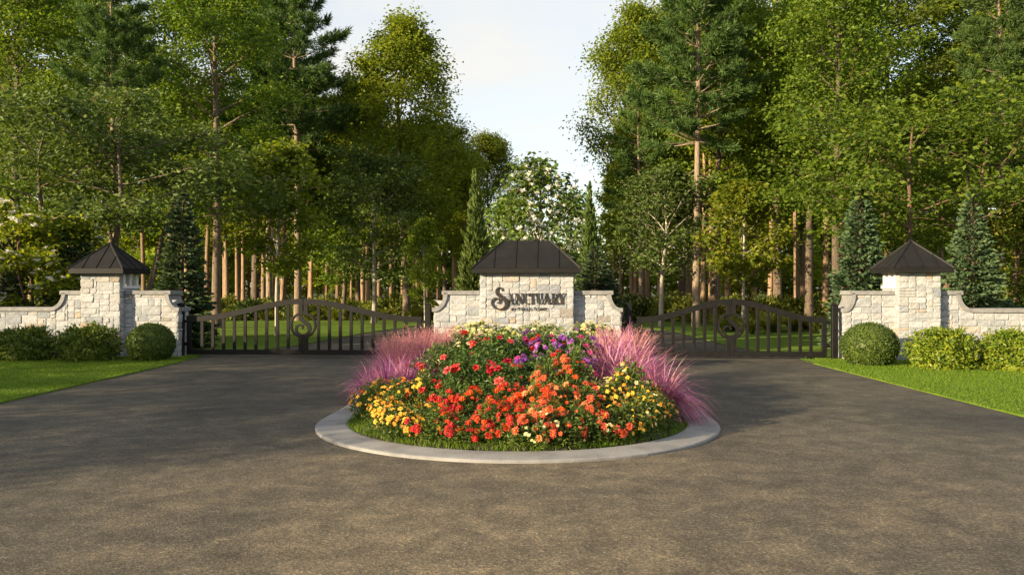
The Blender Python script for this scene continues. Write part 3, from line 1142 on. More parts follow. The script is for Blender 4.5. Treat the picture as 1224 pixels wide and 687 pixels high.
gate_post(216.5, .28, 'square iron post between the shaded wall end and the wide gate')
gate_post(511.5, .30, 'square iron post between the wide gate and the sign wall')
gate_post(751.5, .30, 'square iron post between the sign wall and the narrow gate')
gate_post(997.5, .10, 'square iron post between the narrow gate and the sunlit wall end')


# ------------------------------------------------------------------ trees: generators
def tubes(mb, paths, mat=0):
    for pts, rad, sides in paths:
        pts = np.asarray(pts, dtype=np.float64)
        n = len(pts)
        tg = np.empty_like(pts)
        tg[1:-1] = pts[2:] - pts[:-2]
        tg[0] = pts[1] - pts[0]
        tg[-1] = pts[-1] - pts[-2]
        tg = unit(tg)
        ref = np.array([0., 0, 1]) if abs(tg[0][2]) < .8 else np.array([1., 0, 0])
        a = unit(np.cross(tg, ref))
        b = np.cross(tg, a)
        ang = np.arange(sides) * 2 * np.pi / sides
        rad = np.asarray(rad)[:, None, None]
        V = pts[:, None, :] + rad * (a[:, None, :] * np.cos(ang)[None, :, None] + b[:, None, :] * np.sin(ang)[None, :, None])
        i = np.arange(n - 1)[:, None] * sides
        j = np.arange(sides)[None, :]
        k = (j + 1) % sides
        F = np.stack([i + j, i + k, i + sides + k, i + sides + j], -1).reshape(-1, 4)
        mb.add(V.reshape(-1, 3), F, mat)


def rot_z(v, a):
    c, s = math.cos(a), math.sin(a)
    return np.array([v[0] * c - v[1] * s, v[0] * s + v[1] * c, v[2]])


def trunk_path(r, H, wob, n=14, lean=(0, 0), base=(0, 0, 0)):
    z = np.linspace(0, 1, n)
    ph = r.uniform(0, 6.28, 4)
    x = base[0] + lean[0] * z + wob * (np.sin(z * 5 + ph[0]) - math.sin(ph[0])) * z ** .5 + wob * .4 * np.sin(z * 13 + ph[1]) * z
    y = base[1] + lean[1] * z + wob * (np.sin(z * 4.3 + ph[2]) - math.sin(ph[2])) * z ** .5 + wob * .4 * np.sin(z * 11 + ph[3]) * z
    return np.stack([x, y, z * H + base[2]], 1)


def hardwood(name, seed, H, cb, Rr, r0, nl, nsub, nleaf, lsize, leafmat, barkmat, csize=.9, wob=.12, stems=1, flat=.22, env=None, up=(8, 58), fork=0.0, droop=.5, top_keep=.0):
    r = np.random.default_rng(seed)
    paths = []
    cl = []
    env = env or (lambda t: (math.sin(math.pi * (.14 + .80 * t))) ** .7)
    ga = r.uniform(0, 6.28)
    for st in range(stems):
        if stems == 1:
            tp = trunk_path(r, H, wob)
        else:
            a = 6.28 * st / stems + r.uniform(-.4, .4)
            sp = Rr * r.uniform(.30, .62)
            tp = trunk_path(r, H * r.uniform(.82, 1.0), wob, 12, (math.cos(a) * sp, math.sin(a) * sp * .8), (math.cos(a) * r0 * .9, math.sin(a) * r0 * .9, 0))
            zz_ = np.linspace(0, 1, len(tp))
            tp[:, 0] += math.cos(a) * sp * .35 * np.sin(zz_ * np.pi)
            tp[:, 1] += math.sin(a) * sp * .35 * np.sin(zz_ * np.pi)
        tt = np.linspace(0, 1, len(tp))
        rad = r0 * (1 if stems == 1 else .62) * (1 - tt * .93) ** .85 + .012
        rad[0] *= 1.3
        paths.append((tp, rad, 9))
        nls = max(3, nl // stems)
        for i in range(nls):
            q = ((i + .5) / nls) ** .92
            t = cb + (1 - cb) * q
            P0 = np.array([np.interp(t, tt, tp[:, k]) for k in range(3)])
            az = ga + i * 2.39996 + r.normal(0, .25)
            L = Rr * env(q) * r.uniform(.72, 1.12)
            e0 = math.radians(up[0] + (up[1] - up[0]) * q + r.normal(0, 7))
            nseg = 6
            d = np.array([math.cos(az) * math.cos(e0), math.sin(az) * math.cos(e0), math.sin(e0)])
            pts = [P0]
            for s in range(nseg):
                d = unit(d + np.array([r.normal(0, .10), r.normal(0, .10), .05 - .03 * s * droop]))
                pts.append(pts[-1] + d * L / nseg)
            pts = np.array(pts)
            rb = max(.014, np.interp(t, tt, rad) * .48)
            paths.append((pts, np.linspace(rb, .010, nseg + 1), 5))
            for k in range(nsub):
                s = .28 + .72 * (k + r.uniform(.2, .9)) / nsub
                s = min(1, s)
                B = np.array([np.interp(s * nseg, np.arange(nseg + 1), pts[:, c]) for c in range(3)])
                side = 1 if k % 2 else -1
                dl = rot_z(unit(pts[-1] - pts[0]), side * r.uniform(.45, 1.2))
                dl = unit(dl * np.array([1, 1, .45]) + np.array([0, 0, r.normal(.12, .16)]))
                l2 = L * .42 * (1.15 - .55 * s) * r.uniform(.7, 1.2)
                m = B + dl * l2 * .5 + np.array([0, 0, r.normal(.02, .05) * l2])
                e = B + dl * l2 + np.array([0, 0, -.06 * l2])
                paths.append((np.array([B, m, e]), [max(.009, rb * .35), .009, .005], 3))
                cl.append((m, csize * r.uniform(.55, .95)))
                cl.append((e, csize * r.uniform(.7, 1.2)))
            cl.append((pts[-1], csize * r.uniform(.7, 1.1)))
        cl.append((tp[-1], csize * .9))
    mbT = MB()
    tubes(mbT, paths)
    mbC = MB()
    C = np.array([c for c, _ in cl])
    RC = np.array([x for _, x in cl])
    cnt = np.maximum(5, (nleaf * (RC / csize) ** 2 * r.uniform(.5, 1.4, len(RC))).astype(int))
    idx = np.repeat(np.arange(len(C)), cnt)
    n = len(idx)
    off = r.normal(0, 1, (n, 3)) * np.array([.48, .48, flat]) * RC[idx][:, None]
    rr2 = (off[:, 0] ** 2 + off[:, 1] ** 2) / np.maximum(.05, RC[idx])
    off[:, 2] -= rr2 * .35
    P = C[idx] + off
    tilt = unit(r.normal(0, .62, (n, 3)) + np.array([0, 0, .55]) + .35 * unit(off * np.array([1, 1, 0]) + 1e-6))
    az = r.uniform(0, 6.283, n)
    ax = np.stack([np.cos(az), np.sin(az), r.normal(-.25, .35, n)], 1) + .8 * unit(off + 1e-6) * np.array([1, 1, .2])
    leaves(mbC, P, tilt, ax, lsize * r.uniform(.6, 1.3, n), .62, .16)
    return mbT.mesh(name + '_trunk', barkmat, True), mbC.mesh(name + '_crown', leafmat)


def pine(name, seed, H, cb, Rr, r0, barkmat, dead=16, ntuft=1.5):
    r = np.random.default_rng(seed)
    tp = trunk_path(r, H, .10, 16)
    tt = np.linspace(0, 1, len(tp))
    rad = r0 * (1 - tt * .92) ** .8 + .015
    rad[0] *= 1.2
    paths = [(tp, rad, 9)]
    P, D = [], []

    def on(t):
        return np.array([np.interp(t, tt, tp[:, k]) for k in range(3)])
    for i in range(dead):
        t = r.uniform(cb * .55, cb * 1.1)
        az = r.uniform(0, 6.28)
        L = r.uniform(.6, 2.2)
        d = np.array([math.cos(az), math.sin(az), r.uniform(-.2, .35)])
        pts = [on(t)]
        for s in range(5):
            d = unit(d + r.normal(0, .16, 3) + np.array([0, 0, -.03]))
            pts.append(pts[-1] + d * L / 5)
        paths.append((np.array(pts), np.linspace(.028, .007, 6), 4))
        if L > 1.2:
            q = pts[3]
            e = q + unit(d + r.normal(0, .5, 3)) * L * .35
            paths.append((np.array([q, (q + e) / 2 + r.normal(0, .03, 3), e]), [.012, .009, .005], 3))
    nw = 17
    for w in range(nw):
        q = w / (nw - 1)
        t = cb + (1 - cb) * q
        for b in range(5):
            az = w * 1.1 + b * 1.2566 + r.normal(0, .25)
            L = Rr * ((1 - q) ** .55 * (.55 + .45 * min(1, q * 4 + .3)) + .10) * r.uniform(.65, 1.15)
            e = math.radians(-2 + 46 * q + r.normal(0, 8))
            d = np.array([math.cos(az) * math.cos(e), math.sin(az) * math.cos(e), math.sin(e)])
            pts = [on(t)]
            for s in range(5):
                d = unit(d + r.normal(0, .07, 3) + np.array([0, 0, .05]))
                pts.append(pts[-1] + d * L / 5)
            pts = np.array(pts)
            paths.append((pts, np.linspace(.045 * (1 - q) + .015, .008, 6), 4))
            ns = max(3, int(9 * L / Rr))
            for k in range(ns):
                s = .3 + .7 * (k + .5) / ns
                B = np.array([np.interp(s * 5, np.arange(6), pts[:, c]) for c in range(3)])
                dl = rot_z(unit(pts[-1] - pts[0]), (1 if k % 2 else -1) * r.uniform(.3, .95))
                l2 = L * .34 * (1.2 - .6 * s)
                for u in np.linspace(.25, 1, 4):
                    P.append(B + dl * l2 * u + r.normal(0, .06, 3))
                    D.append(unit(dl + np.array([0, 0, .45])))
            P.append(pts[-1])
            D.append(unit(pts[-1] - pts[-2]))
    P, D = np.array(P), np.array(D)
    k = int(20 * ntuft)
    n = len(P) * k
    A = unit(np.repeat(D, k, 0) * .75 + r.normal(0, .62, (n, 3)))
    Nn = r.normal(0, 1, (n, 3))
    mbC = MB()
    leaves(mbC, np.repeat(P, k, 0) + r.normal(0, .05, (n, 3)), Nn, A, r.uniform(.22, .42, n), .13, .0)
    mbT = MB()
    tubes(mbT, paths)
    return mbT.mesh(name + '_trunk', barkmat, True), mbC.mesh(name + '_crown', M['pine'])


def spruce(name, seed, H, Rr, leafmat, upward=False):
    r = np.random.default_rng(seed)
    tp = trunk_path(r, H, .015, 8)
    paths = [(tp, np.linspace(.09, .012, 8), 7)]
    P, A, Nn, S = [], [], [], []
    nw = int(H / .13)
    for w in range(nw):
        q = (w + .5) / nw
        z = .12 + (H - .12) * q
        nb = 12 if q < .8 else 7
        for b in range(nb):
            az = w * .9 + b * 6.283 / nb + r.normal(0, .15)
            L = Rr * ((1 - q) ** .85 + .04) * r.uniform(.72, 1.12)
            e = math.radians((40 if upward else -14) + 42 * q * q + r.normal(0, 6))
            d = np.array([math.cos(az) * math.cos(e), math.sin(az) * math.cos(e), math.sin(e)])
            o = np.array([np.interp(q, np.linspace(0, 1, 8), tp[:, 0]), np.interp(q, np.linspace(0, 1, 8), tp[:, 1]), z])
            tipz = .16 * L if not upward else .05
            paths.append((np.array([o, o + d * L * .5 + [0, 0, -.02], o + d * L + [0, 0, tipz]]), [.012, .008, .004], 3))
            k = max(10, int(80 * L / Rr))
            s = r.uniform(.15, 1.0, k) ** .7
            side = r.choice([-1, 1], k)
            perp = np.array([-d[1], d[0], 0])
            B = o + d * L * s[:, None] + np.array([0, 0, tipz]) * (s ** 2)[:, None]
            lat = L * .30 * (1.15 - s) * r.uniform(0, 1, k)
            B = B + perp * (side * lat)[:, None]
            ax = d * .8 + perp * (side * r.uniform(.2, .9, k))[:, None] + np.array([0, 0, 1]) * r.normal(.0 if not upward else .5, .25, k)[:, None]
            P.append(B)
            A.append(ax)
            Nn.append(r.normal(0, .8, (k, 3)) + np.array([0, 0, .4 if not upward else 0]))
            S.append(r.uniform(.09, .18, k))
    mbC = MB()
    leaves(mbC, np.concatenate(P), np.concatenate(Nn), np.concatenate(A), np.concatenate(S), .38, .12)
    mbT = MB()
    tubes(mbT, paths)
    return mbT.mesh(name + '_trunk', M['bark'], True), mbC.mesh(name + '_crown', leafmat)


def blob_leaves(mb, r, n, rx, ry, rz, lsize, shell=.35, lump=.12, wr=.55, flat_bottom=True, zc=None, mat=0):
    """leaves through an uneven rounded volume standing on z = 0"""
    D = unit(r.normal(0, 1, (n, 3)))
    if flat_bottom:
        D[:, 2] = np.where(D[:, 2] < -.8, -D[:, 2], D[:, 2])
    ph = r.uniform(0, 6.28, 6)
    lum = 1 + lump * (np.sin(D[:, 0] * 5 + ph[0]) * np.sin(D[:, 1] * 6 + ph[1]) + .7 * np.sin(D[:, 2] * 7 + ph[2]) * np.sin(D[:, 0] * 8 + ph[3]) + .5 * np.sin(D[:, 1] * 13 + ph[4]) * np.sin(D[:, 2] * 12 + ph[5]))
    rad = (1 - shell * r.uniform(0, 1, n) ** 1.6) * lum
    zc = rz * .42 if zc is None else zc
    low = D[:, 2] < 0
    wxy = np.where(low, np.sqrt(1 - .45 * D[:, 2] ** 2) / np.maximum(.3, np.sqrt(1 - D[:, 2] ** 2)), 1.0)
    P = D * rad[:, None]
    P[:, 0] *= rx * wxy
    P[:, 1] *= ry * wxy
    P[:, 2] = zc + P[:, 2] * np.where(low, zc * 1.25, rz - zc)
    P[:, 2] = np.maximum(P[:, 2], .02)
    Nn = D * .8 + r.normal(0, .55, (n, 3)) + np.array([0, 0, .3])
    A = r.normal(0, 1, (n, 3)) + D * .5 + np.array([0, 0, .15])
    leaves(mb, P, Nn, A, lsize * r.uniform(.65, 1.3, n), wr, .14, mat)
    return P, D


def ell_core(mb, rx, ry, z0, z1, mat=0, seg=16, rings=9):
    V, F = [], []
    zc, rz = (z0 + z1) / 2, (z1 - z0) / 2
    for i in range(rings + 1):
        a = -math.pi / 2 + math.pi * i / rings
        for j in range(seg):
            b = 2 * math.pi * j / seg
            V.append((rx * math.cos(a) * math.cos(b), ry * math.cos(a) * math.sin(b), zc + rz * math.sin(a)))
    for i in range(rings):
        for j in range(seg):
            F.append((i * seg + j, i * seg + (j + 1) % seg, (i + 1) * seg + (j + 1) % seg, (i + 1) * seg + j))
    mb.faces_list(V, F, mat)


def stems_mesh(name, r, n, rx, rz, rad=.012, mat=None):
    paths = []
    for i in range(n):
        a = r.uniform(0, 6.28)
        e = np.array([math.cos(a) * rx * r.uniform(.2, .75), math.sin(a) * rx * r.uniform(.2, .75), rz * r.uniform(.6, .9)])
        m = e * np.array([.4, .4, .5]) + r.normal(0, .03 * rx, 3)
        paths.append((np.array([[e[0] * .12, e[1] * .12, -.02], m, e]), [rad, rad * .8, rad * .4], 4))
    mb = MB()
    tubes(mb, paths)
    return mb.mesh(name, mat or M['bark'], True)


# ------------------------------------------------------------------ trees: prototypes (meshes) and placing
TREE = {}
TREE['maple_a'] = hardwood('maple', 101, 20, .30, 4.6, .26, 38, 8, 62, .215, M['maple'], M['bark'], 1.0)
TREE['maple_b'] = hardwood('maple', 102, 21, .36, 4.2, .24, 36, 8, 62, .215, M['maple'], M['bark'], 1.0, .2)
TREE['maple_c'] = hardwood('maple', 103, 18, .28, 4.8, .25, 38, 8, 84, .215, M['maple_light'], M['bark'], 1.05, .25, up=(14, 66), flat=.30)
TREE['pine_a'] = pine('pine', 111, 20, .50, 3.4, .21, M['bark_pine'], 18)
TREE['pine_b'] = pine('pine', 112, 22, .44, 3.0, .20, M['bark_pine'], 22)
TREE['round_a'] = hardwood('round', 121, 7.6, .27, 3.5, .13, 26, 6, 44, .20, M['maple_dark'], M['bark_pale'], .72, .10, up=(12, 60))
TREE['round_b'] = hardwood('round', 122, 7.4, .32, 2.9, .12, 24, 6, 44, .19, M['maple_dark'], M['bark_pale'], .66, .12, up=(20, 62))
TREE['sapling_a'] = hardwood('sapling', 131, 6.2, .30, 2.05, .065, 24, 5, 34, .19, M['maple_light'], M['bark_pale'], .55, .04, up=(22, 64))
TREE['sapling_b'] = hardwood('sapling', 132, 5.6, .28, 1.75, .06, 20, 5, 34, .20, M['maple_light'], M['bark_pale'], .55, .05, up=(22, 64))
TREE['multi_a'] = hardwood('multi', 141, 6.4, .56, 3.0, .15, 36, 6, 58, .135, M['maple_dark'], M['bark'], .66, .16, stems=4, up=(4, 40))
TREE['multi_b'] = hardwood('multi', 142, 6.6, .42, 3.1, .14, 36, 6, 66, .138, M['maple'], M['bark_red'], .68, .16, stems=4, up=(4, 40))
TREE['vase'] = hardwood('vase', 143, 4.8, .30, 2.1, .13, 24, 5, 40, .17, M['maple'], M['bark'], .5, .1, up=(34, 60))
TREE['autumn'] = hardwood('autumn', 144, 5.4, .30, 2.4, .10, 22, 5, 38, .19, M['autumn'], M['bark_red'], .62, .12, up=(6, 55))
TREE['wood_a'] = hardwood('wood', 151, 17, .42, 2.9, .21, 26, 6, 34, .33, M['wood_far'], M['bark_warm'], 1.0, .10)
TREE['wood_b'] = hardwood('wood', 152, 19, .48, 2.7, .19, 26, 6, 34, .33, M['wood_far'], M['bark_warm'], 1.0, .14)
TREE['under_a'] = hardwood('under', 153, 9, .10, 3.6, .10, 30, 6, 34, .36, M['wood_far'], M['bark_warm'], 1.05, .15, up=(0, 60))
TREE['spruce_a'] = spruce('spruce', 161, 4.0, .98, M['spruce'])
TREE['spruce_b'] = spruce('spruce', 162, 4.0, 1.05, M['spruce'])
TREE['cypress'] = spruce('cypress', 163, 4.0, .62, M['thuja'], True)
TREE['magnolia'] = hardwood('magnolia', 171, 5.4, .10, 1.75, .07, 30, 5, 15, .18, M['magnolia'], M['bark_pale'], .5, .08, up=(24, 74))
TREE['white_shrub'] = hardwood('white_shrub', 172, 3.6, .10, 1.35, .05, 30, 5, 36, .13, M['maple_light'], M['bark_red'], .36, .08, stems=3, up=(20, 66))


def tree(name, kind, X, Y, H, label, cat='tree', group=None, rz=None, wide=1.0, lean=(0, 0)):
    tm, cm = TREE[kind]
    H0 = max(v for v in (tm.vertices[i].co.z for i in range(0, len(tm.vertices), 3)))
    s = H / H0
    t = thing(name, label, cat, (X, Y, -.04), rs.uniform(0, 6.28) if rz is None else rz, group, (s * wide, s * wide, s))
    t.rotation_euler[0], t.rotation_euler[1] = lean
    link('trunk', tm, t)
    link('crown', cm, t)
    return t


def tp(name, kind, px, Y, py_top, label, **k):
    """tree by the photograph's column, its depth and the row of its top"""
    return tree(name, kind, at(px, Y), Y, zat(py_top, Y) + .04, label, **k)


TALL = 'tall trees behind the walls'
# left of the picture
tp('maple_tree', 'maple_a', 22, 34, -62, 'tall leafy tree with a straight trunk at the left picture edge', group=TALL, rz=.3)
tp('maple_tree', 'maple_b', 2, 41, -60, 'tall tree cut by the left picture edge, far behind the shaded wall', group=TALL, rz=2.0)
tp('pine_tree', 'pine_b', 138, 31, -62, 'tall bare-trunked pine rising straight above the shaded pillar', group=TALL, rz=1.0)
tp('maple_tree', 'maple_b', 205, 44, -60, 'tall tree with thin pale trunk right of the pine above the shaded pillar', group=TALL, rz=4.1)
tp('maple_tree', 'maple_a', 258, 36, -62, 'tall dark leafy tree between the spruce and the pale sapling', group=TALL, rz=2.4)
tp('pine_tree', 'pine_a', 356, 44, -40, 'tall dark pine whose crown leans into the sky on the left', group=TALL, rz=.4)
tp('pine_tree', 'pine_b', 322, 50, -30, 'second tall pine just behind the one that leans into the sky', group=TALL, rz=3.0)
tp('maple_tree', 'maple_c', 486, 46, 24, 'sunlit yellow-green tree highest against the left of the sky', group=TALL, rz=1.2, wide=.98)
tp('maple_tree', 'maple_a', 428, 52, 88, 'green tree filling in below the sunlit one left of the sky', group=TALL, rz=5.0, wide=.95)
tp('maple_tree', 'maple_c', 532, 66, 150, 'yellow-green tree stepping down towards the sky gap', group=TALL, rz=2.2)
tp('maple_tree', 'maple_c', 588, 76, 160, 'small far yellow-green tree at the foot of the sky gap', group=TALL, rz=.2)
tp('maple_tree', 'maple_b', 85, 48, -40, 'tall leafy tree filling the gap left of the pine above the pillar', group=TALL, rz=.9)
tp('maple_tree', 'maple_a', 305, 55, -20, 'tall leafy tree far behind the two pines on the left', group=TALL, rz=1.9)
tp('multi_tree', 'multi_a', 152, 27, 108, 'dark spreading tree with several curved stems behind the shaded pillar', rz=.6, wide=1.15)
tp('sapling_tree', 'sapling_a', 331, 30.5, 168, 'sunlit young tree with thin pale stem behind the wide gate', rz=.8)
tp('round_tree', 'round_a', 447, 41, 180, 'dark round-crowned tree on pale leaning trunk on the lawn', rz=1.5, lean=(0, R(3)))
tp('vase_tree', 'vase', 410, 47, 245, 'small vase-shaped tree with short trunk beside the pale leaning trunk', rz=0)
tp('sapling_tree', 'sapling_b', 508, 37, 262, 'slim young tree next to the inner post of the wide gate', rz=2, wide=.75)
tp('spruce_tree', 'spruce_a', 218, 24.2, 232, 'dark spruce between the shaded wall end and the wide gate', group='spruces behind the walls', rz=.5, wide=.95)
tp('spruce_tree', 'spruce_b', 92, 24.5, 238, 'dark spruce close behind the shaded pillar roof', group='spruces behind the walls', rz=1.5, wide=.9)
tp('spruce_tree', 'spruce_a', 2, 23.6, 262, 'dark spruce cut by the left picture edge', group='spruces behind the walls', rz=2.5, wide=1.0)
ws = tp('blossoming_shrub', 'white_shrub', 44, 24.0, 246, 'white-blossoming shrub between two dark spruces behind the shaded wall', cat='shrub', rz=.4, wide=1.0)
# the middle
tp('cypress_tree', 'cypress', 567, 23.6, 208, 'slim pointed evergreen left of the sign roof', group='pointed evergreens by the sign', rz=.3, wide=1.05)
tp('cypress_tree', 'cypress', 706, 24.2, 222, 'pointed evergreen with sunlit tip right of the sign roof', group='pointed evergreens by the sign', rz=1.3, wide=.95)
tp('spruce_tree', 'spruce_b', 712, 23.4, 296, 'low dark blue-green spruce at the right eave of the sign roof', rz=2.0, wide=1.5)
mg = tp('magnolia_tree', 'magnolia', 640, 26.0, 186, 'white-flowering magnolia standing right behind the sign roof', rz=.7, wide=1.05)
mg2 = tp('magnolia_tree', 'magnolia', 606, 29.0, 232, 'lower flowering magnolia left behind the sign roof', rz=2.7, wide=1.0)
mg3 = tp('magnolia_tree', 'magnolia', 686, 29.0, 226, 'lower flowering magnolia between the sign roof and the evergreen', rz=4.0, wide=.9)
# right of the picture
tp('maple_tree', 'maple_c', 768, 50, 8, 'sunlit yellow-green tree highest against the right of the sky', group=TALL, rz=.6, wide=.86)
tp('pine_tree', 'pine_a', 832, 37, -62, 'tall pine with pale bare trunk at the right of the sky', group=TALL, rz=2.1)
tp('maple_tree', 'maple_b', 852, 40, -40, 'tall leafy tree with leaning trunk just right of the pale pine', group=TALL, rz=1.1, lean=(0, R(2.5)))
tp('pine_tree', 'pine_b', 766, 46, 88, 'slender pine low in front of the sunlit tree on the right', group=TALL, rz=.9)
tp('maple_tree', 'maple_a', 815, 56, -10, 'leafy tree far behind between the sunlit tree and the pale pine', group=TALL, rz=3.3)
tp('round_tree', 'round_b', 790, 37.5, 196, 'dark round-crowned tree with forked pale trunk behind the narrow gate', rz=2.4, wide=1.05)
tp('sapling_tree', 'sapling_b', 888, 34.5, 218, 'sunlit pale-green young tree behind the narrow gate', rz=.2, wide=1.1)
tp('maple_tree', 'maple_a', 1000, 33, -62, 'tall leafy tree with stout trunk behind the sunlit wall end', group=TALL, rz=4.4)
tp('maple_tree', 'maple_b', 967, 40, -40, 'tall tree with straight brown trunk left of the stout one', group=TALL, rz=.1)
tp('maple_tree', 'maple_b', 930, 45, -60, 'tall tree above the sunlit pale-green young tree', group=TALL, rz=3.9)
tp('maple_tree', 'maple_a', 1062, 43, -60, 'tall leafy tree behind the spruce beside the sunlit pillar', group=TALL, rz=5.6)
tp('multi_tree', 'multi_b', 1112, 27, 96, 'spreading tree with several reddish stems behind the sunlit pillar', rz=1.0, wide=1.1)
tp('pine_tree', 'pine_b', 1196, 31, -62, 'tall pine with dead side branches near the right picture edge', group=TALL, rz=5.2)
tp('maple_tree', 'maple_b', 1150, 46, -40, 'tall leafy tree far behind the sunlit wall', group=TALL, rz=2.9)
tp('maple_tree', 'maple_a', 1240, 40, -62, 'tall leafy tree cut by the right picture edge', group=TALL, rz=1.7)
tp('spruce_tree', 'spruce_a', 1027, 24.0, 222, 'sunlit grey-green spruce between the stout trunk and the pillar', group='spruces behind the walls', rz=.9, wide=.9)
tp('spruce_tree', 'spruce_b', 1163, 24.0, 234, 'dark spruce right of the sunlit pillar', group='spruces behind the walls', rz=.2, wide=1.0)
tp('turning_tree', 'autumn', 1214, 27.0, 226, 'small tree with yellowing leaves at the right picture edge', rz=1.4)


# white blossoms on the magnolias and the shrub
def petal_flower(name, r, rings, mat, center=None, cup=.5):
    """rings: (n petals, length, width ratio, elevation in degrees)"""
    mb = MB()
    for k, (n, L, wr, el) in enumerate(rings):
        a = np.arange(n) * 6.283 / n + k * .4 + r.normal(0, .08, n)
        e = math.radians(el)
        A = np.stack([np.cos(a) * math.cos(e), np.sin(a) * math.cos(e), np.full(n, math.sin(e))], 1)
        N_ = np.stack([-np.cos(a) * math.sin(e), -np.sin(a) * math.sin(e), np.full(n, math.cos(e))], 1)
        P = np.tile(np.array([[0, 0, .03 * k * L]]), (n, 1)) + A * L * .06
        leaves(mb, P, N_, A, L * r.uniform(.9, 1.1, n), wr, cup * .4)
    if center is not None:
        cm, cr, ch = center
        a = np.arange(6) * 6.283 / 6
        V = [(cr * math.cos(x), cr * math.sin(x), .3 * ch) for x in a] + [(0, 0, ch)]
        mb.faces_list(V, [(i, (i + 1) % 6, 6) for i in range(6)], 1)
        return mb.mesh(name, [mat, cm])
    return mb.mesh(name, mat)


r0 = np.random.default_rng(5)
MAGF = petal_flower('magnolia_blossom', r0, [(5, .14, .66, 48), (4, .11, .64, 72)], M['f_white'])
SMALLF = petal_flower('shrub_blossom', r0, [(5, .12, .8, 30), (4, .08, .8, 60)], M['f_white'])


def spot_blossoms(t, me, n, zmin, seed, out=.0):
    """flowers at the outside of a crown, each its own part"""
    r = np.random.default_rng(seed)
    cm = [c for c in t.children if c.name.startswith('crown')][0].data
    co = np.empty(len(cm.vertices) * 3, dtype=np.float32)
    cm.vertices.foreach_get('co', co)
    co = co.reshape(-1, 3)[::4]
    s = np.array(t.scale)
    rad = np.hypot(co[:, 0], co[:, 1])
    fr = -(co[:, 0] * math.sin(t.rotation_euler.z) + co[:, 1] * math.cos(t.rotation_euler.z))
    ok = np.where((co[:, 2] > zmin) & ((fr > .25 * rad.max()) | (rad > .62 * rad.max())))[0]
    for i in r.choice(ok, n, replace=False):
        p = co[i]
        d = unit(np.array([p[0], p[1], .8]))
        o = link('blossom', me, t, tuple(p + d * .03), (r.uniform(-.5, .5), r.uniform(-.5, .5), r.uniform(0, 6)))
        k = r.uniform(.8, 1.25)
        o.scale = (k / s[0], k / s[0], k / s[2])


spot_blossoms(mg, MAGF, 110, 1.5, 1)
spot_blossoms(mg2, MAGF, 34, 1.6, 2)
spot_blossoms(mg3, MAGF, 34, 1.6, 3)
spot_blossoms(ws, SMALLF, 130, .9, 4)

# ------------------------------------------------------------------ the wood behind, its undergrowth and floor
FAR_L = 'slender trees of the wood beyond the wide gate'
FAR_R = 'slender trees of the wood beyond the narrow gate'
rf = np.random.default_rng(77)


def far_rows(pxs, depth, hgt, label, group):
    for px in pxs:
        Y = rf.uniform(*depth)
        p = px + rf.normal(0, 4)
        hmax = zat(float(np.interp(p, [380, 430, 480, 520, 570, 735, 770, 800], [-60, 95, 130, 175, 215, 205, 95, -60])), Y)
        tree('woodland_tree', 'wood_a' if rf.random() < .5 else 'wood_b', at(p, Y), Y, min(hmax, rf.uniform(*hgt)), label, group=group, wide=rf.uniform(.85, 1.1))


far_rows(np.linspace(233, 560, 22), (50, 74), (14, 18), 'slender straight trunk in the sunlit wood beyond the wide gate', FAR_L)
far_rows(np.linspace(236, 560, 20), (78, 112), (15, 19), 'thin far trunk deep in the wood beyond the wide gate', FAR_L)
far_rows(np.linspace(742, 1050, 20), (46, 70), (15, 19), 'slender straight trunk in the wood beyond the narrow gate', FAR_R)
far_rows(np.linspace(735, 1050, 18), (74, 110), (16, 20), 'thin far trunk deep in the wood beyond the narrow gate', FAR_R)
far_rows(np.linspace(-10, 220, 6), (62, 95), (16, 22), 'far woodland tree showing between the crowns above the shaded wall', 'far trees above the shaded wall')
far_rows(np.linspace(1065, 1250, 8), (56, 90), (16, 22), 'far woodland tree showing between the crowns above the sunlit wall', 'far trees above the sunlit wall')
for px in np.linspace(-30, 1260, 34):
    Y = rf.uniform(95, 135)
    low = 540 < px < 730
    tree('understorey_tree', 'under_a', at(px + rf.normal(0, 8), Y), Y, rf.uniform(7, 9) if low else rf.uniform(9, 14), 'low leafy tree closing the view at the back of the wood', group='low trees at the back of the wood', wide=1.2)

SH = {}
for i, (mt, sd) in enumerate((('under', 201), ('under', 202), ('maple_dark', 203))):
    r = np.random.default_rng(sd)
    mb = MB()
    blob_leaves(mb, r, 1500, 1.0, .9, 1.1, .17, .6, .22)
    SH['shrub%d' % i] = (stems_mesh('shrub_stems', r, 9, .9, .9, .015), mb.mesh('shrub_foliage', M[mt]))
mb = MB()
r = np.random.default_rng(204)
n = 260
az = r.uniform(0, 6.283, n)
base = np.stack([np.cos(az), np.sin(az), np.zeros(n)], 1)
for k in range(n):
    L = r.uniform(.7, 1.2)
    out = base[k] * r.uniform(.1, .6)
    pts = [base[k] * r.uniform(0, .12) + np.array([0, 0, 0])]
    d = unit(out + np.array([0, 0, 1.3]))
    w = .035
    side = np.array([-base[k][1], base[k][0], 0]) * w * .5
    V = []
    for s in range(5):
        ww = side * (1 - (s / 4) ** 2 * .95)
        V += [pts[-1] - ww, pts[-1] + ww]
        d = unit(d + base[k] * .16 + np.array([0, 0, -.24]))
        pts.append(pts[-1] + d * L / 4)
    mb.add(np.array(V), np.array([[0, 1, 3, 2], [2, 3, 5, 4], [4, 5, 7, 6], [6, 7, 9, 8]]))
SH['lily'] = (None, mb.mesh('lily_foliage', M['under']))


def shrub(kind, X, Y, s, label, group, name='woodland_shrub', cat='shrub', sz=None):
    st, fo = SH[kind]
    t = thing(name, label, cat, (X, Y, -.03), rf.uniform(0, 6.28), group, (s, s, sz or s))
    if st:
        link('stems', st, t)
    link('foliage', fo, t)
    return t


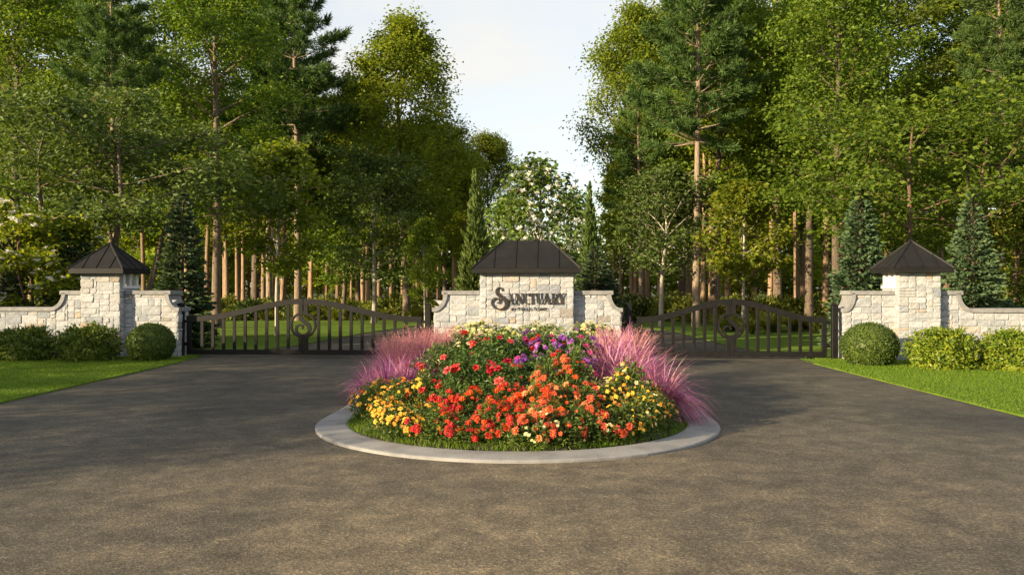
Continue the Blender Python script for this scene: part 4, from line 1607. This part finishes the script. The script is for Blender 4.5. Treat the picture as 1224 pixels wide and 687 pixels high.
for px in np.linspace(228, 560, 22):
    Y = rf.uniform(45.5, 52)
    shrub('shrub%d' % rf.integers(0, 3), at(px + rf.normal(0, 5), Y), Y, rf.uniform(.75, 1.25), 'woodland shrub along the far lawn edge beyond the wide gate', 'undergrowth shrubs beyond the wide gate')
for px in np.linspace(232, 540, 12):
    Y = rf.uniform(43.8, 45.5)
    shrub('lily', at(px + rf.normal(0, 5), Y), Y, rf.uniform(.8, 1.2), 'arching strap-leaved clump at the far lawn edge beyond the wide gate', 'strap-leaved clumps beyond the wide gate', 'strap_leaved_plant', 'plant')
for px in np.linspace(745, 1040, 20):
    Y = rf.uniform(41, 48)
    shrub('shrub%d' % rf.integers(0, 3), at(px + rf.normal(0, 5), Y), Y, rf.uniform(.75, 1.2), 'woodland shrub along the far lawn edge beyond the narrow gate', 'undergrowth shrubs beyond the narrow gate')
for px in np.linspace(850, 1000, 9):
    Y = rf.uniform(31, 36)
    shrub('lily', at(px + rf.normal(0, 5), Y), Y, rf.uniform(.9, 1.3), 'arching strap-leaved clump on the lawn beyond the narrow gate', 'strap-leaved clumps beyond the narrow gate', 'strap_leaved_plant', 'plant')
for px in (-10, 30, 66, 120, 150, 178):
    Y = rf.uniform(26.0, 28)
    shrub('shrub%d' % rf.integers(0, 3), at(px, Y), Y, rf.uniform(1.0, 1.5), 'leafy shrub rising just behind the shaded wall', 'shrubs behind the shaded wall')
for px in (1050, 1080, 1130, 1190, 1225):
    Y = rf.uniform(25.5, 28)
    shrub('shrub%d' % rf.integers(0, 3), at(px, Y), Y, rf.uniform(1.0, 1.5), 'leafy shrub rising just behind the sunlit wall', 'shrubs behind the sunlit wall')


def ground_cover():
    mb = MB()
    r = np.random.default_rng(88)
    n = 60000
    Y = r.uniform(44, 130, n)
    X = r.uniform(-.62, .62, n) * Y
    keep = (np.abs(X) > 4)
    X, Y = X[keep], Y[keep]
    n = len(X)
    P = np.stack([X, Y, r.uniform(-.02, .28, n)], 1)
    leaves(mb, P, np.stack([r.normal(0, .5, n), r.normal(0, .5, n), np.ones(n)], 1), r.normal(0, 1, (n, 3)) * [1, 1, .5], r.uniform(.15, .4, n), .5, .1)
    struct(link('undergrowth', mb.mesh('undergrowth', M['under'])), 'low green ground cover on the floor of the wood', 'stuff')


ground_cover()


def far_wood():
    mb = MB()
    r = np.random.default_rng(89)
    nb = 420
    Yb = r.uniform(118, 165, nb)
    Xb = r.uniform(-.72, .72, nb) * Yb
    hb = r.uniform(1, 13, nb) * np.where(np.abs(Xb / Yb + .005) < .09, .55, 1.0)
    k = 190
    n = nb * k
    off = r.normal(0, 1, (n, 3)) * np.array([2.6, 1.6, 1.5])
    P = np.repeat(np.stack([Xb, Yb, hb], 1), k, 0) + off
    P[:, 2] = np.abs(P[:, 2])
    leaves(mb, P, r.normal(0, .6, (n, 3)) + np.array([0, -.2, .4]), r.normal(0, 1, (n, 3)), r.uniform(.4, .8, n), .6, .15)
    struct(link('far_wood', mb.mesh('far_wood', M['wood_far'])), 'sunlit mass of leaves where the wood closes the view', 'stuff')


far_wood()

# ------------------------------------------------------------------ clipped and loose shrubs before the walls
def box_ball(px, Y, dia, hgt, label):
    r = np.random.default_rng(int(px))
    X = at(px, Y)
    t = thing('box_ball', label, 'shrub', (X, Y, .02), 0, 'clipped round box shrubs')
    mb = MB()
    ell_core(mb, dia * .455, dia * .455, -.1 * hgt, hgt * .965, 0, 28, 18)
    n = 9000
    D = unit(r.normal(0, 1, (n, 3)))
    zc, rz = hgt * .435, hgt * .545
    P = D * np.array([dia * .47, dia * .47, rz * .97]) * r.uniform(.95, 1.035, n)[:, None] + np.array([0, 0, zc])
    k = P[:, 2] > .01
    P, D = P[k], D[k]
    m = len(P)
    leaves(mb, P, D + r.normal(0, .55, (m, 3)), r.normal(0, 1, (m, 3)) + D * .4, r.uniform(.032, .058, m), .6, .15)
    link('foliage', mb.mesh('box_foliage', M['box']), t)
    link('stems', stems_mesh('box_stems', r, 5, dia * .3, hgt * .5, .02), t)


box_ball(180.5, 20.05, 1.13, .90, 'clipped round box ball in shade beside the wide gate')
box_ball(1039.5, 18.9, 1.28, .96, 'clipped round box ball in sun beside the narrow gate')


def loose_shrub(px, Y, wid, hgt, mat, label, seed, group):
    r = np.random.default_rng(seed)
    t = thing('low_shrub', label, 'shrub', (at(px, Y), Y, .02), 0, group)
    mb = MB()
    ell_core(mb, wid * .36, wid * .33, -.4 * hgt, hgt * .80)
    blob_leaves(mb, r, 4600, wid * .5, wid * .44, hgt, .085, .4, .15, .5)
    # a few shoots standing out of the outline
    for k in range(110):
        a = r.uniform(0, 6.28)
        e = r.uniform(.15, 1.2)
        d = np.array([math.cos(a) * math.cos(e), math.sin(a) * math.cos(e), math.sin(e)])
        p = d * np.array([wid * .47, wid * .42, hgt * .47]) + np.array([0, 0, hgt * .52])
        m = 7
        leaves(mb, p + d * np.linspace(0, r.uniform(.05, .17), m)[:, None], r.normal(0, .6, (m, 3)) + d, r.normal(0, .7, (m, 3)) + d, r.uniform(.05, .09, m), .5, .12)
    link('foliage', mb.mesh('shrub_foliage', M[mat]), t)
    link('stems', stems_mesh('shrub_stems', r, 8, wid * .35, hgt * .7, .012), t)


loose_shrub(106, 20.05, 1.42, .78, 'laurel', 'low green shrub below the shaded pillar', 301, 'low shrubs along the walls')
loose_shrub(32, 20.1, 1.36, .72, 'laurel', 'low green shrub below the shaded wall near the left picture edge', 302, 'low shrubs along the walls')
loose_shrub(-40, 20.1, 1.36, .72, 'laurel', 'low green shrub below the shaded wall past the picture edge', 303, 'low shrubs along the walls')
loose_shrub(1128, 18.0, 1.5, .80, 'laurel_gold', 'golden-green shrub in front of the sunlit pillar', 304, 'low shrubs along the walls')
loose_shrub(1214, 17.6, 1.40, .78, 'laurel_gold', 'golden-green shrub cut by the right picture edge', 305, 'low shrubs along the walls')

# ------------------------------------------------------------------ the flower island
FM = {}
rq = np.random.default_rng(9)
for c in ('red', 'rosepink', 'crimson', 'magenta'):
    FM['rose_' + c] = petal_flower('rose', rq, [(6, .062, .95, 12), (5, .052, .95, 42), (4, .036, .95, 68)], M['f_' + c], None, .8)
for c, cc in (('orange', 'gold'), ('coral', 'yellow'), ('peach', 'yellow'), ('red', 'gold'), ('violet', 'lilac'), ('lilac', 'white')):
    FM['dahlia_' + c] = petal_flower('dahlia', rq, [(9, .040, .55, -4), (8, .034, .55, 24), (6, .024, .6, 52)], M['f_' + c], (M['f_' + cc], .010, .016), .5)
for c in ('yellow', 'gold', 'cream', 'lime'):
    FM['small_' + c] = petal_flower('small', rq, [(6, .026, .7, 8), (4, .016, .7, 40)], M['f_' + c], (M['f_gold'] if c != 'lime' else M['f_cream'], .007, .009), .4)

FOL = {}


def fol(key, seed, n, lsize, mat, shell=.5, lump=.16, wr=.5):
    r = np.random.default_rng(seed)
    mb = MB()
    P, D = blob_leaves(mb, r, n, .5, .5, 1.0, lsize, shell, lump, wr)
    FOL[key] = (mb.mesh('foliage', M[mat]), stems_mesh('stems', r, 12, .45, .95, .008, M['stem']))


for i in range(3):
    fol('rose%d' % i, 401 + i, 2600, .075, 'rose_leaf')
    fol('bed%d' % i, 411 + i, 1500, .10, 'bed_leaf', .55, .2, .42)
    fol('cream%d' % i, 421 + i, 2600, .065, 'laurel', .4)


def flower_plant(name, folk, X, Y, wid, hgt, blooms, label, group, seed, cat='flowers', joined=False, spread=(-.35, 1.0)):
    """blooms: list of (mesh key, count, scale)"""
    r = np.random.default_rng(seed)
    z = soil_z(X, Y) - .01
    wid *= r.uniform(.9, 1.15)
    hgt *= r.uniform(.80, 1.28) if name == 'bedding_plant' else r.uniform(.84, 1.04)
    t = thing(name, label, cat, (X, Y, z), r.uniform(0, 6.28), group)
    fo, st = FOL[folk]
    f = link('foliage', fo, t)
    f.scale = (wid, wid, hgt)
    s = link('stems', st, t)
    s.scale = (wid, wid, hgt)
    toc = math.atan2(-Y, -X) - t.rotation_euler.z
    for key, cnt, sc in blooms:
        mesh_list = []
        cen = [(math.asin(r.uniform(*spread)), toc + r.normal(0, 1.1) if r.random() < .85 else r.uniform(0, 6.28)) for _ in range(max(3, int(cnt * .6)))]
        for k in range(cnt):
            c_ = cen[r.integers(0, len(cen))]
            el = c_[0] + r.normal(0, .22)
            az = c_[1] + r.normal(0, .26)
            d = np.array([math.cos(az) * math.cos(el), math.sin(az) * math.cos(el), math.sin(el)])
            p = d * np.array([wid * .53, wid * .53, hgt * .52]) * r.uniform(.93, 1.2) + np.array([0, 0, hgt * .50])
            p[2] = max(p[2], .06)
            n_ = unit(d + np.array([0, 0, .55]) + r.normal(0, .2, 3))
            q = Vector(n_).to_track_quat('Z', 'Y')
            k_ = sc * (r.uniform(.85, 1.3) if r.random() < .75 else r.uniform(.4, .8))
            if joined:
                mesh_list.append((p, q, k_))
            else:
                o = link('blossom', FM[key], t, tuple(p), q.to_euler())
                o.scale = (k_, k_, k_)
        if joined:
            src = FM[key]
            V0 = np.array([v.co[:] for v in src.vertices])
            polys = [(tuple(pl.vertices), pl.material_index) for pl in src.polygons]
            mb = MB()
            for p, q, k_ in mesh_list:
                Rm = np.array(q.to_matrix())
                V = V0 @ Rm.T * k_ + p
                for mi in (0, 1):
                    fs = [f_ for f_, m_ in polys if m_ == mi]
                    if fs and mi == 0:
                        mb.faces_list(V, fs, 0)
                    elif fs:
                        mb.faces_list(V, fs, 1)
            o = link('blossoms', mb.mesh('blossoms', list(src.materials)), t)
            o['kind'] = 'stuff'
    return t


def front_y(x, off):
    r = ISR - .40 - off
    dx = x - ISC[0]
    return ISC[1] - math.sqrt(max(.05, r * r - dx * dx))


seed = 500
# front row: orange-red, coral and yellow bedding plants
for px, kind in ((446, 'y'), (462, 'y'), (478, 'yo'), (496, 'y'), (514, 'yr'), (533, 'r'), (552, 'r'), (572, 'r'), (592, 'ro'), (612, 'r'), (632, 'c'), (652, 'c'), (672, 'c'), (694, 'c'), (715, 'c'),
                 (736, 'yc'), (756, 'ys'), (774, 'ys'), (790, 'ys')):
    seed += 1
    off = .19 + rs.uniform(0, .14)
    Y = 9.4
    for _ in range(8):
        Y = front_y(at(px, Y), off)
    if abs(at(px, Y) - ISC[0]) > 1.55:
        Y += .1
    X = at(px, Y)
    w, h = rs.uniform(.40, .50), rs.uniform(.28, .36)
    if kind in ('y', 'yo'):
        flower_plant('bedding_plant', 'bed%d' % (seed % 3), X, Y, w, h + .05, [('small_yellow', 26, 1.15), ('small_gold', 16, 1.15), ('dahlia_orange', 3 if kind == 'yo' else 1, .8)], 'low plant with yellow-orange blossoms at the kerb below the purple grass', 'yellow-orange bedding plants on the left', seed)
    elif kind == 'yr':
        flower_plant('bedding_plant', 'bed%d' % (seed % 3), X, Y, w, h, [('small_yellow', 14, 1.1), ('dahlia_red', 14, .9)], 'low plant mixing yellow and red blossoms at the front of the bed', None, seed)
    elif kind in ('r', 'ro'):
        flower_plant('bedding_plant', 'bed%d' % (seed % 3), X, Y, w, h, [('dahlia_red', 13, .95), ('dahlia_orange', 10 if kind == 'r' else 16, .95)], 'low plant with red-orange blossoms in the middle of the bed front', 'red-orange bedding plants at the bed front', seed)
    elif kind == 'c':
        flower_plant('bedding_plant', 'bed%d' % (seed % 3), X, Y, w, h, [('dahlia_coral', 12, 1.05), ('dahlia_peach', 4, .95), ('small_cream', 8, .8)], 'low plant with coral blossoms right of the middle of the bed front', 'coral bedding plants at the bed front', seed)
    elif kind == 'yc':
        flower_plant('bedding_plant', 'bed%d' % (seed % 3), X, Y, w, h, [('dahlia_coral', 9, 1.05), ('small_yellow', 14, .9)], 'low plant mixing coral and yellow blossoms near the bed front', None, seed)
    else:
        flower_plant('bedding_plant', 'bed%d' % (seed % 3), X, Y, w, h + .06, [('small_yellow', 22, .85), ('small_gold', 16, .75), ('small_cream', 6, .8)], 'low plant with small yellow blossoms beside the drooping pink grass', 'small yellow bedding plants on the right', seed)
# second row
for px, Y, kind, w, h in ((455, 10.55, 'y', .46, .46), (482, 10.3, 'y', .46, .50), (510, 10.2, 'yc2', .46, .52), (536, 10.0, 'r', .44, .36), (562, 9.9, 'r', .44, .36), (590, 9.85, 'r', .44, .37), (618, 9.85, 'r', .44, .38),
                          (644, 9.9, 'c', .46, .42), (670, 9.95, 'c', .46, .46), (698, 10.0, 'c', .46, .42), (726, 10.2, 'ys', .48, .52), (752, 10.3, 'ys', .48, .54), (776, 10.5, 'ys', .46, .50),
                          (652, 10.5, 'c', .44, .54), (684, 10.5, 'c', .44, .58), (610, 10.5, 'r', .40, .38)):
    seed += 1
    X = at(px, Y)
    if kind == 'y':
        flower_plant('bedding_plant', 'bed%d' % (seed % 3), X, Y, w, h, [('small_yellow', 30, 1.25), ('small_gold', 20, 1.2)], 'plant with clustered golden blossoms in front of the purple grass', 'golden plants before the purple grass', seed)
    elif kind == 'yc2':
        flower_plant('bedding_plant', 'bed%d' % (seed % 3), X, Y, w, h, [('small_yellow', 22, 1.25), ('rose_red', 4, .8)], 'plant with golden blossoms next to the red roses', None, seed)
    elif kind == 'r':
        flower_plant('bedding_plant', 'bed%d' % (seed % 3), X, Y, w, h, [('dahlia_orange', 14, 1.1), ('dahlia_red', 16, 1.1)], 'plant crowded with orange-red blossoms below the red roses', 'orange-red plants below the roses', seed)
    elif kind == 'c':
        flower_plant('bedding_plant', 'bed%d' % (seed % 3), X, Y, w, h, [('dahlia_coral', 15, 1.15), ('dahlia_orange', 9, 1.1), ('dahlia_peach', 4, 1.0)], 'taller plant with orange and coral blossoms below the violet flowers', 'coral plants below the violet flowers', seed)
    else:
        flower_plant('bedding_plant', 'bed%d' % (seed % 3), X, Y, w, h, [('small_yellow', 28, 1.05), ('small_gold', 18, .95), ('small_cream', 8, 1.0)], 'bushy plant with yellow blossoms in front of the pink grass', 'yellow plants before the pink grass', seed)
# roses, violet flowers
for px, Y, w, h, bl, lab in ((528, 12.3, .85, .82, [('rose_rosepink', 9, 1.0), ('rose_red', 4, 1.0)], 'rose bush with pink-red blooms next to the left grasses'),
                             (562, 11.2, .80, .66, [('rose_rosepink', 12, 1.15), ('rose_red', 4, 1.1)], 'rose bush with large pink-red blooms above the orange-red plants'),
                             (598, 12.4, .85, .82, [('rose_rosepink', 6, 1.0), ('rose_crimson', 7, .95)], 'rose bush with crimson and pink blooms before the cream shrub'),
                             (606, 11.0, .72, .56, [('rose_rosepink', 7, 1.0), ('rose_crimson', 5, .95)], 'low rose bush in the very middle of the bed'),
                             (556, 13.4, .9, .90, [('rose_red', 7, 1.0), ('small_cream', 12, 1.3)], 'tall rose bush with red blooms before the sign wall')):
    seed += 1
    flower_plant('rose_bush', 'rose%d' % (seed % 3), at(px, Y), Y, w, h, bl, lab, 'rose bushes on the island', seed, 'rose bush', spread=(-.35, .98))
for px, Y, w, h in ((640, 11.4, .72, .66), (674, 11.5, .70, .70), (655, 12.6, .8, .84), (690, 12.6, .8, .86), (628, 12.9, .75, .82)):
    seed += 1
    flower_plant('violet_flower_plant', 'rose%d' % (seed % 3), at(px, Y), Y, w, h, [('dahlia_violet', 16, 1.3), ('dahlia_lilac', 9, 1.25), ('rose_red', 6, .8), ('rose_magenta', 5, .8)],
                 'dark leafy plant with violet and red blooms before the sign lettering', 'violet-flowered plants in the bed', seed, spread=(-.3, .98))
# cream shrubs at the sign's foot
for px, Y, w, h, lab in ((574, 18.2, 1.2, .86, 'round cream-flowered shrub at the left wing of the sign wall'),
                         (612, 16.5, 1.1, .78, 'cream-flowered shrub below the left of the lettering'),
                         (646, 17.2, 1.1, .82, 'cream-flowered shrub below the middle of the lettering'),
                         (706, 18.0, 1.25, .88, 'round cream-flowered shrub at the right wing of the sign wall'),
                         (590, 14.6, .9, .74, 'yellow-green flowered shrub behind the crimson roses')):
    seed += 1
    flower_plant('cream_shrub', 'cream%d' % (seed % 3), at(px, Y), Y, w, h, [('small_cream', 110, 1.9), ('small_lime', 50, 1.7)], lab, 'cream-flowered shrubs before the sign', seed, 'shrub', joined=True, spread=(-.2, .98))


# ornamental grasses
def grass_mesh(name, seed, n, length, arch, wid, mats, split, plume=0):
    r = np.random.default_rng(seed)
    mb = MB()
    K = 7
    az = r.uniform(0, 6.283, n)
    out = np.stack([np.cos(az), np.sin(az), np.zeros(n)], 1)
    p = out * r.uniform(0, .10, n)[:, None]
    L = length * r.uniform(.6, 1.15, n)
    d = unit(out * r.uniform(.05, .65, n)[:, None] + np.array([0, 0, 1.0]))
    side = np.stack([-np.sin(az + r.normal(0, .5, n)), np.cos(az), np.zeros(n)], 1)
    W_ = wid * r.uniform(.6, 1.3, n)
    rows = []
    ar = arch * r.uniform(.25, 1.7, n)
    for s in range(K):
        t = s / (K - 1)
        ww = (W_ * .5 * (1 - t ** 1.8 * .92))[:, None]
        rows += [p - side * ww, p + side * ww]
        d = unit(d + (out * .10 + np.array([0, 0, -.17])) * ar[:, None] * (.4 + 1.3 * t) + r.normal(0, .06, (n, 3)))
        p = p + d * (L / (K - 1))[:, None]
    V = np.stack(rows, 1)
    f = np.array([[2 * s, 2 * s + 1, 2 * s + 3, 2 * s + 2] for s in range(K - 1)])
    m = n - int(n * split)
    F = (np.arange(n) * 2 * K)[:, None, None] + f[None]
    mb.v.append(V.reshape(-1, 3).astype(np.float32))
    mb.f.append((F[:m].reshape(-1, 4).astype(np.int32), 0))
    if m < n:
        mb.f.append((F[m:].reshape(-1, 4).astype(np.int32), 1))
    mb.n += n * 2 * K
    me = mb.mesh(name, [M[x] for x in mats])
    pl = None
    if plume:
        mb = MB()
        for k in range(plume):
            a = r.uniform(0, 6.28)
            o = np.array([math.cos(a), math.sin(a), 0])
            h = length * r.uniform(.75, 1.1)
            B = o * length * r.uniform(.08, .55) + np.array([0, 0, h * .72])
            dd = unit(o * .45 + np.array([0, 0, 1]) + r.normal(0, .15, 3))
            tubes(mb, [(np.array([o * .03, B * [.55, .55, .6], B + dd * .2]), [.003, .0025, .0015], 3)], 0)
            q = 34
            leaves(mb, B + dd * np.linspace(-.10, .24, q)[:, None] + r.normal(0, .006, (q, 3)), r.normal(0, 1, (q, 3)), r.normal(0, .8, (q, 3)) + dd, r.uniform(.03, .06, q), .12, 0, 0)
        pl = mb.mesh(name + '_plumes', M['pink'])
    return me, pl


GR = {
    'purple': grass_mesh('purple_grass', 601, 800, 1.08, 1.7, .020, ['purple', 'pink'], .22, 0),
    'droop': grass_mesh('drooping_grass', 602, 1200, 1.25, 2.7, .019, ['purple', 'pink'], .45, 0),
    'pink': grass_mesh('pink_grass', 603, 620, 1.02, 1.0, .017, ['pink', 'purple'], .22, 90),
}


def ograss(kind, px, Y, s, label, group, rz):
    X = at(px, Y)
    t = thing('ornamental_grass', label, 'grass', (X, Y, soil_z(X, Y) - .02), rz, group, (s, s, s))
    me, pl = GR[kind]
    link('blades', me, t)
    if pl:
        link('plumes', pl, t)


GL, GRR = 'grasses at the left of the bed', 'grasses at the right of the bed'
for i, (k, px, Y, s, lab) in enumerate((('purple', 448, 12.8, .64, 'purple grass clump leaning out over the left kerb'), ('purple', 462, 11.9, .66, 'purple arching grass clump at the left kerb, lowest of the left grasses'),
                                        ('purple', 482, 11.9, .70, 'purple grass clump behind the golden plants'),
                                        ('purple', 504, 12.4, .72, 'purple grass clump close to the rose bush'),
                                        ('purple', 468, 13.3, .74, 'purple grass clump between the kerb and the pink plumes'),
                                        ('pink', 478, 14.4, .88, 'pink plumed grass clump behind the purple ones'),
                                        ('pink', 500, 15.4, .92, 'pink plumed grass clump before the gate post'),
                                        ('pink', 522, 15.8, .95, 'pink plumed grass clump before the left sign wing'),
                                        ('pink', 480, 16.0, .80, 'pink plumed grass clump farthest left before the wide gate'),
                                        ('pink', 540, 14.2, .85, 'pink plumed grass clump behind the roses'))):
    ograss(k, px, Y, s, lab, GL, i * 1.3)
for i, (k, px, Y, s, lab) in enumerate((('droop', 790, 10.95, .70, 'pink-purple drooping grass clump overhanging the right kerb'),
                                        ('droop', 768, 11.9, .78, 'pink-purple grass clump behind the overhanging one'),
                                        ('droop', 748, 11.6, .82, 'purple drooping grass clump behind the yellow plants'),
                                        ('droop', 728, 12.2, .92, 'purple grass clump next to the violet flowers'),
                                        ('droop', 752, 13.2, .88, 'tall pink-purple grass clump in the middle of the right grasses'),
                                        ('droop', 726, 14.2, .88, 'tall pink-purple grass clump before the right sign wing'),
                                        ('pink', 742, 15.2, .95, 'pink plumed grass clump before the post of the narrow gate'),
                                        ('droop', 716, 13.0, .86, 'pink-purple grass clump behind the violet flowers'))):
    ograss(k, px, Y, s, lab, GRR, i * 1.7)

# ------------------------------------------------------------------ trees left of the view that shade the lawn and the drive
for X, Y, H, kind, wide in ((-20.5, 18.2, 4.5, 'round_a', 1.2), (-19.0, 14.6, 3.4, 'round_b', 1.5), (-18.7, 11.4, 4.9, 'round_b', 1.35), (-18.5, 8.0, 5.5, 'round_a', 1.25), (-18.3, 4.4, 5.8, 'round_a', 1.25), (-18.0, 1.2, 5.4, 'round_b', 1.3)):
    tree('lawn_tree', kind, X, Y, H, 'low round tree on the lawn outside the left of the view', group='low trees outside the left of the view', wide=wide)

# ------------------------------------------------------------------ labels of look-alikes: say which one, counted across the picture
ORD = 'leftmost,second,third,fourth,fifth,sixth,seventh,eighth,ninth,tenth,eleventh,twelfth,thirteenth,fourteenth,fifteenth,sixteenth,seventeenth,eighteenth,nineteenth,twentieth'.split(',')
same = {}
for o in COL.objects:
    if o.parent is None and 'category' in o:
        same.setdefault(o['label'], []).append(o)
for lab, os_ in same.items():
    if 1 < len(os_) <= 36:
        os_.sort(key=lambda o: o.location.x / max(1.0, o.location.y))
        n = len(os_)
        for i, o in enumerate(os_):
            if i == n - 1:
                w = 'rightmost'
            elif i == 0:
                w = 'leftmost'
            elif i < len(ORD) and i <= n // 2:
                w = ORD[i] + ' from left'
            else:
                w = ORD[n - 1 - i] + ' from right'
            o['label'] = lab + ', ' + w
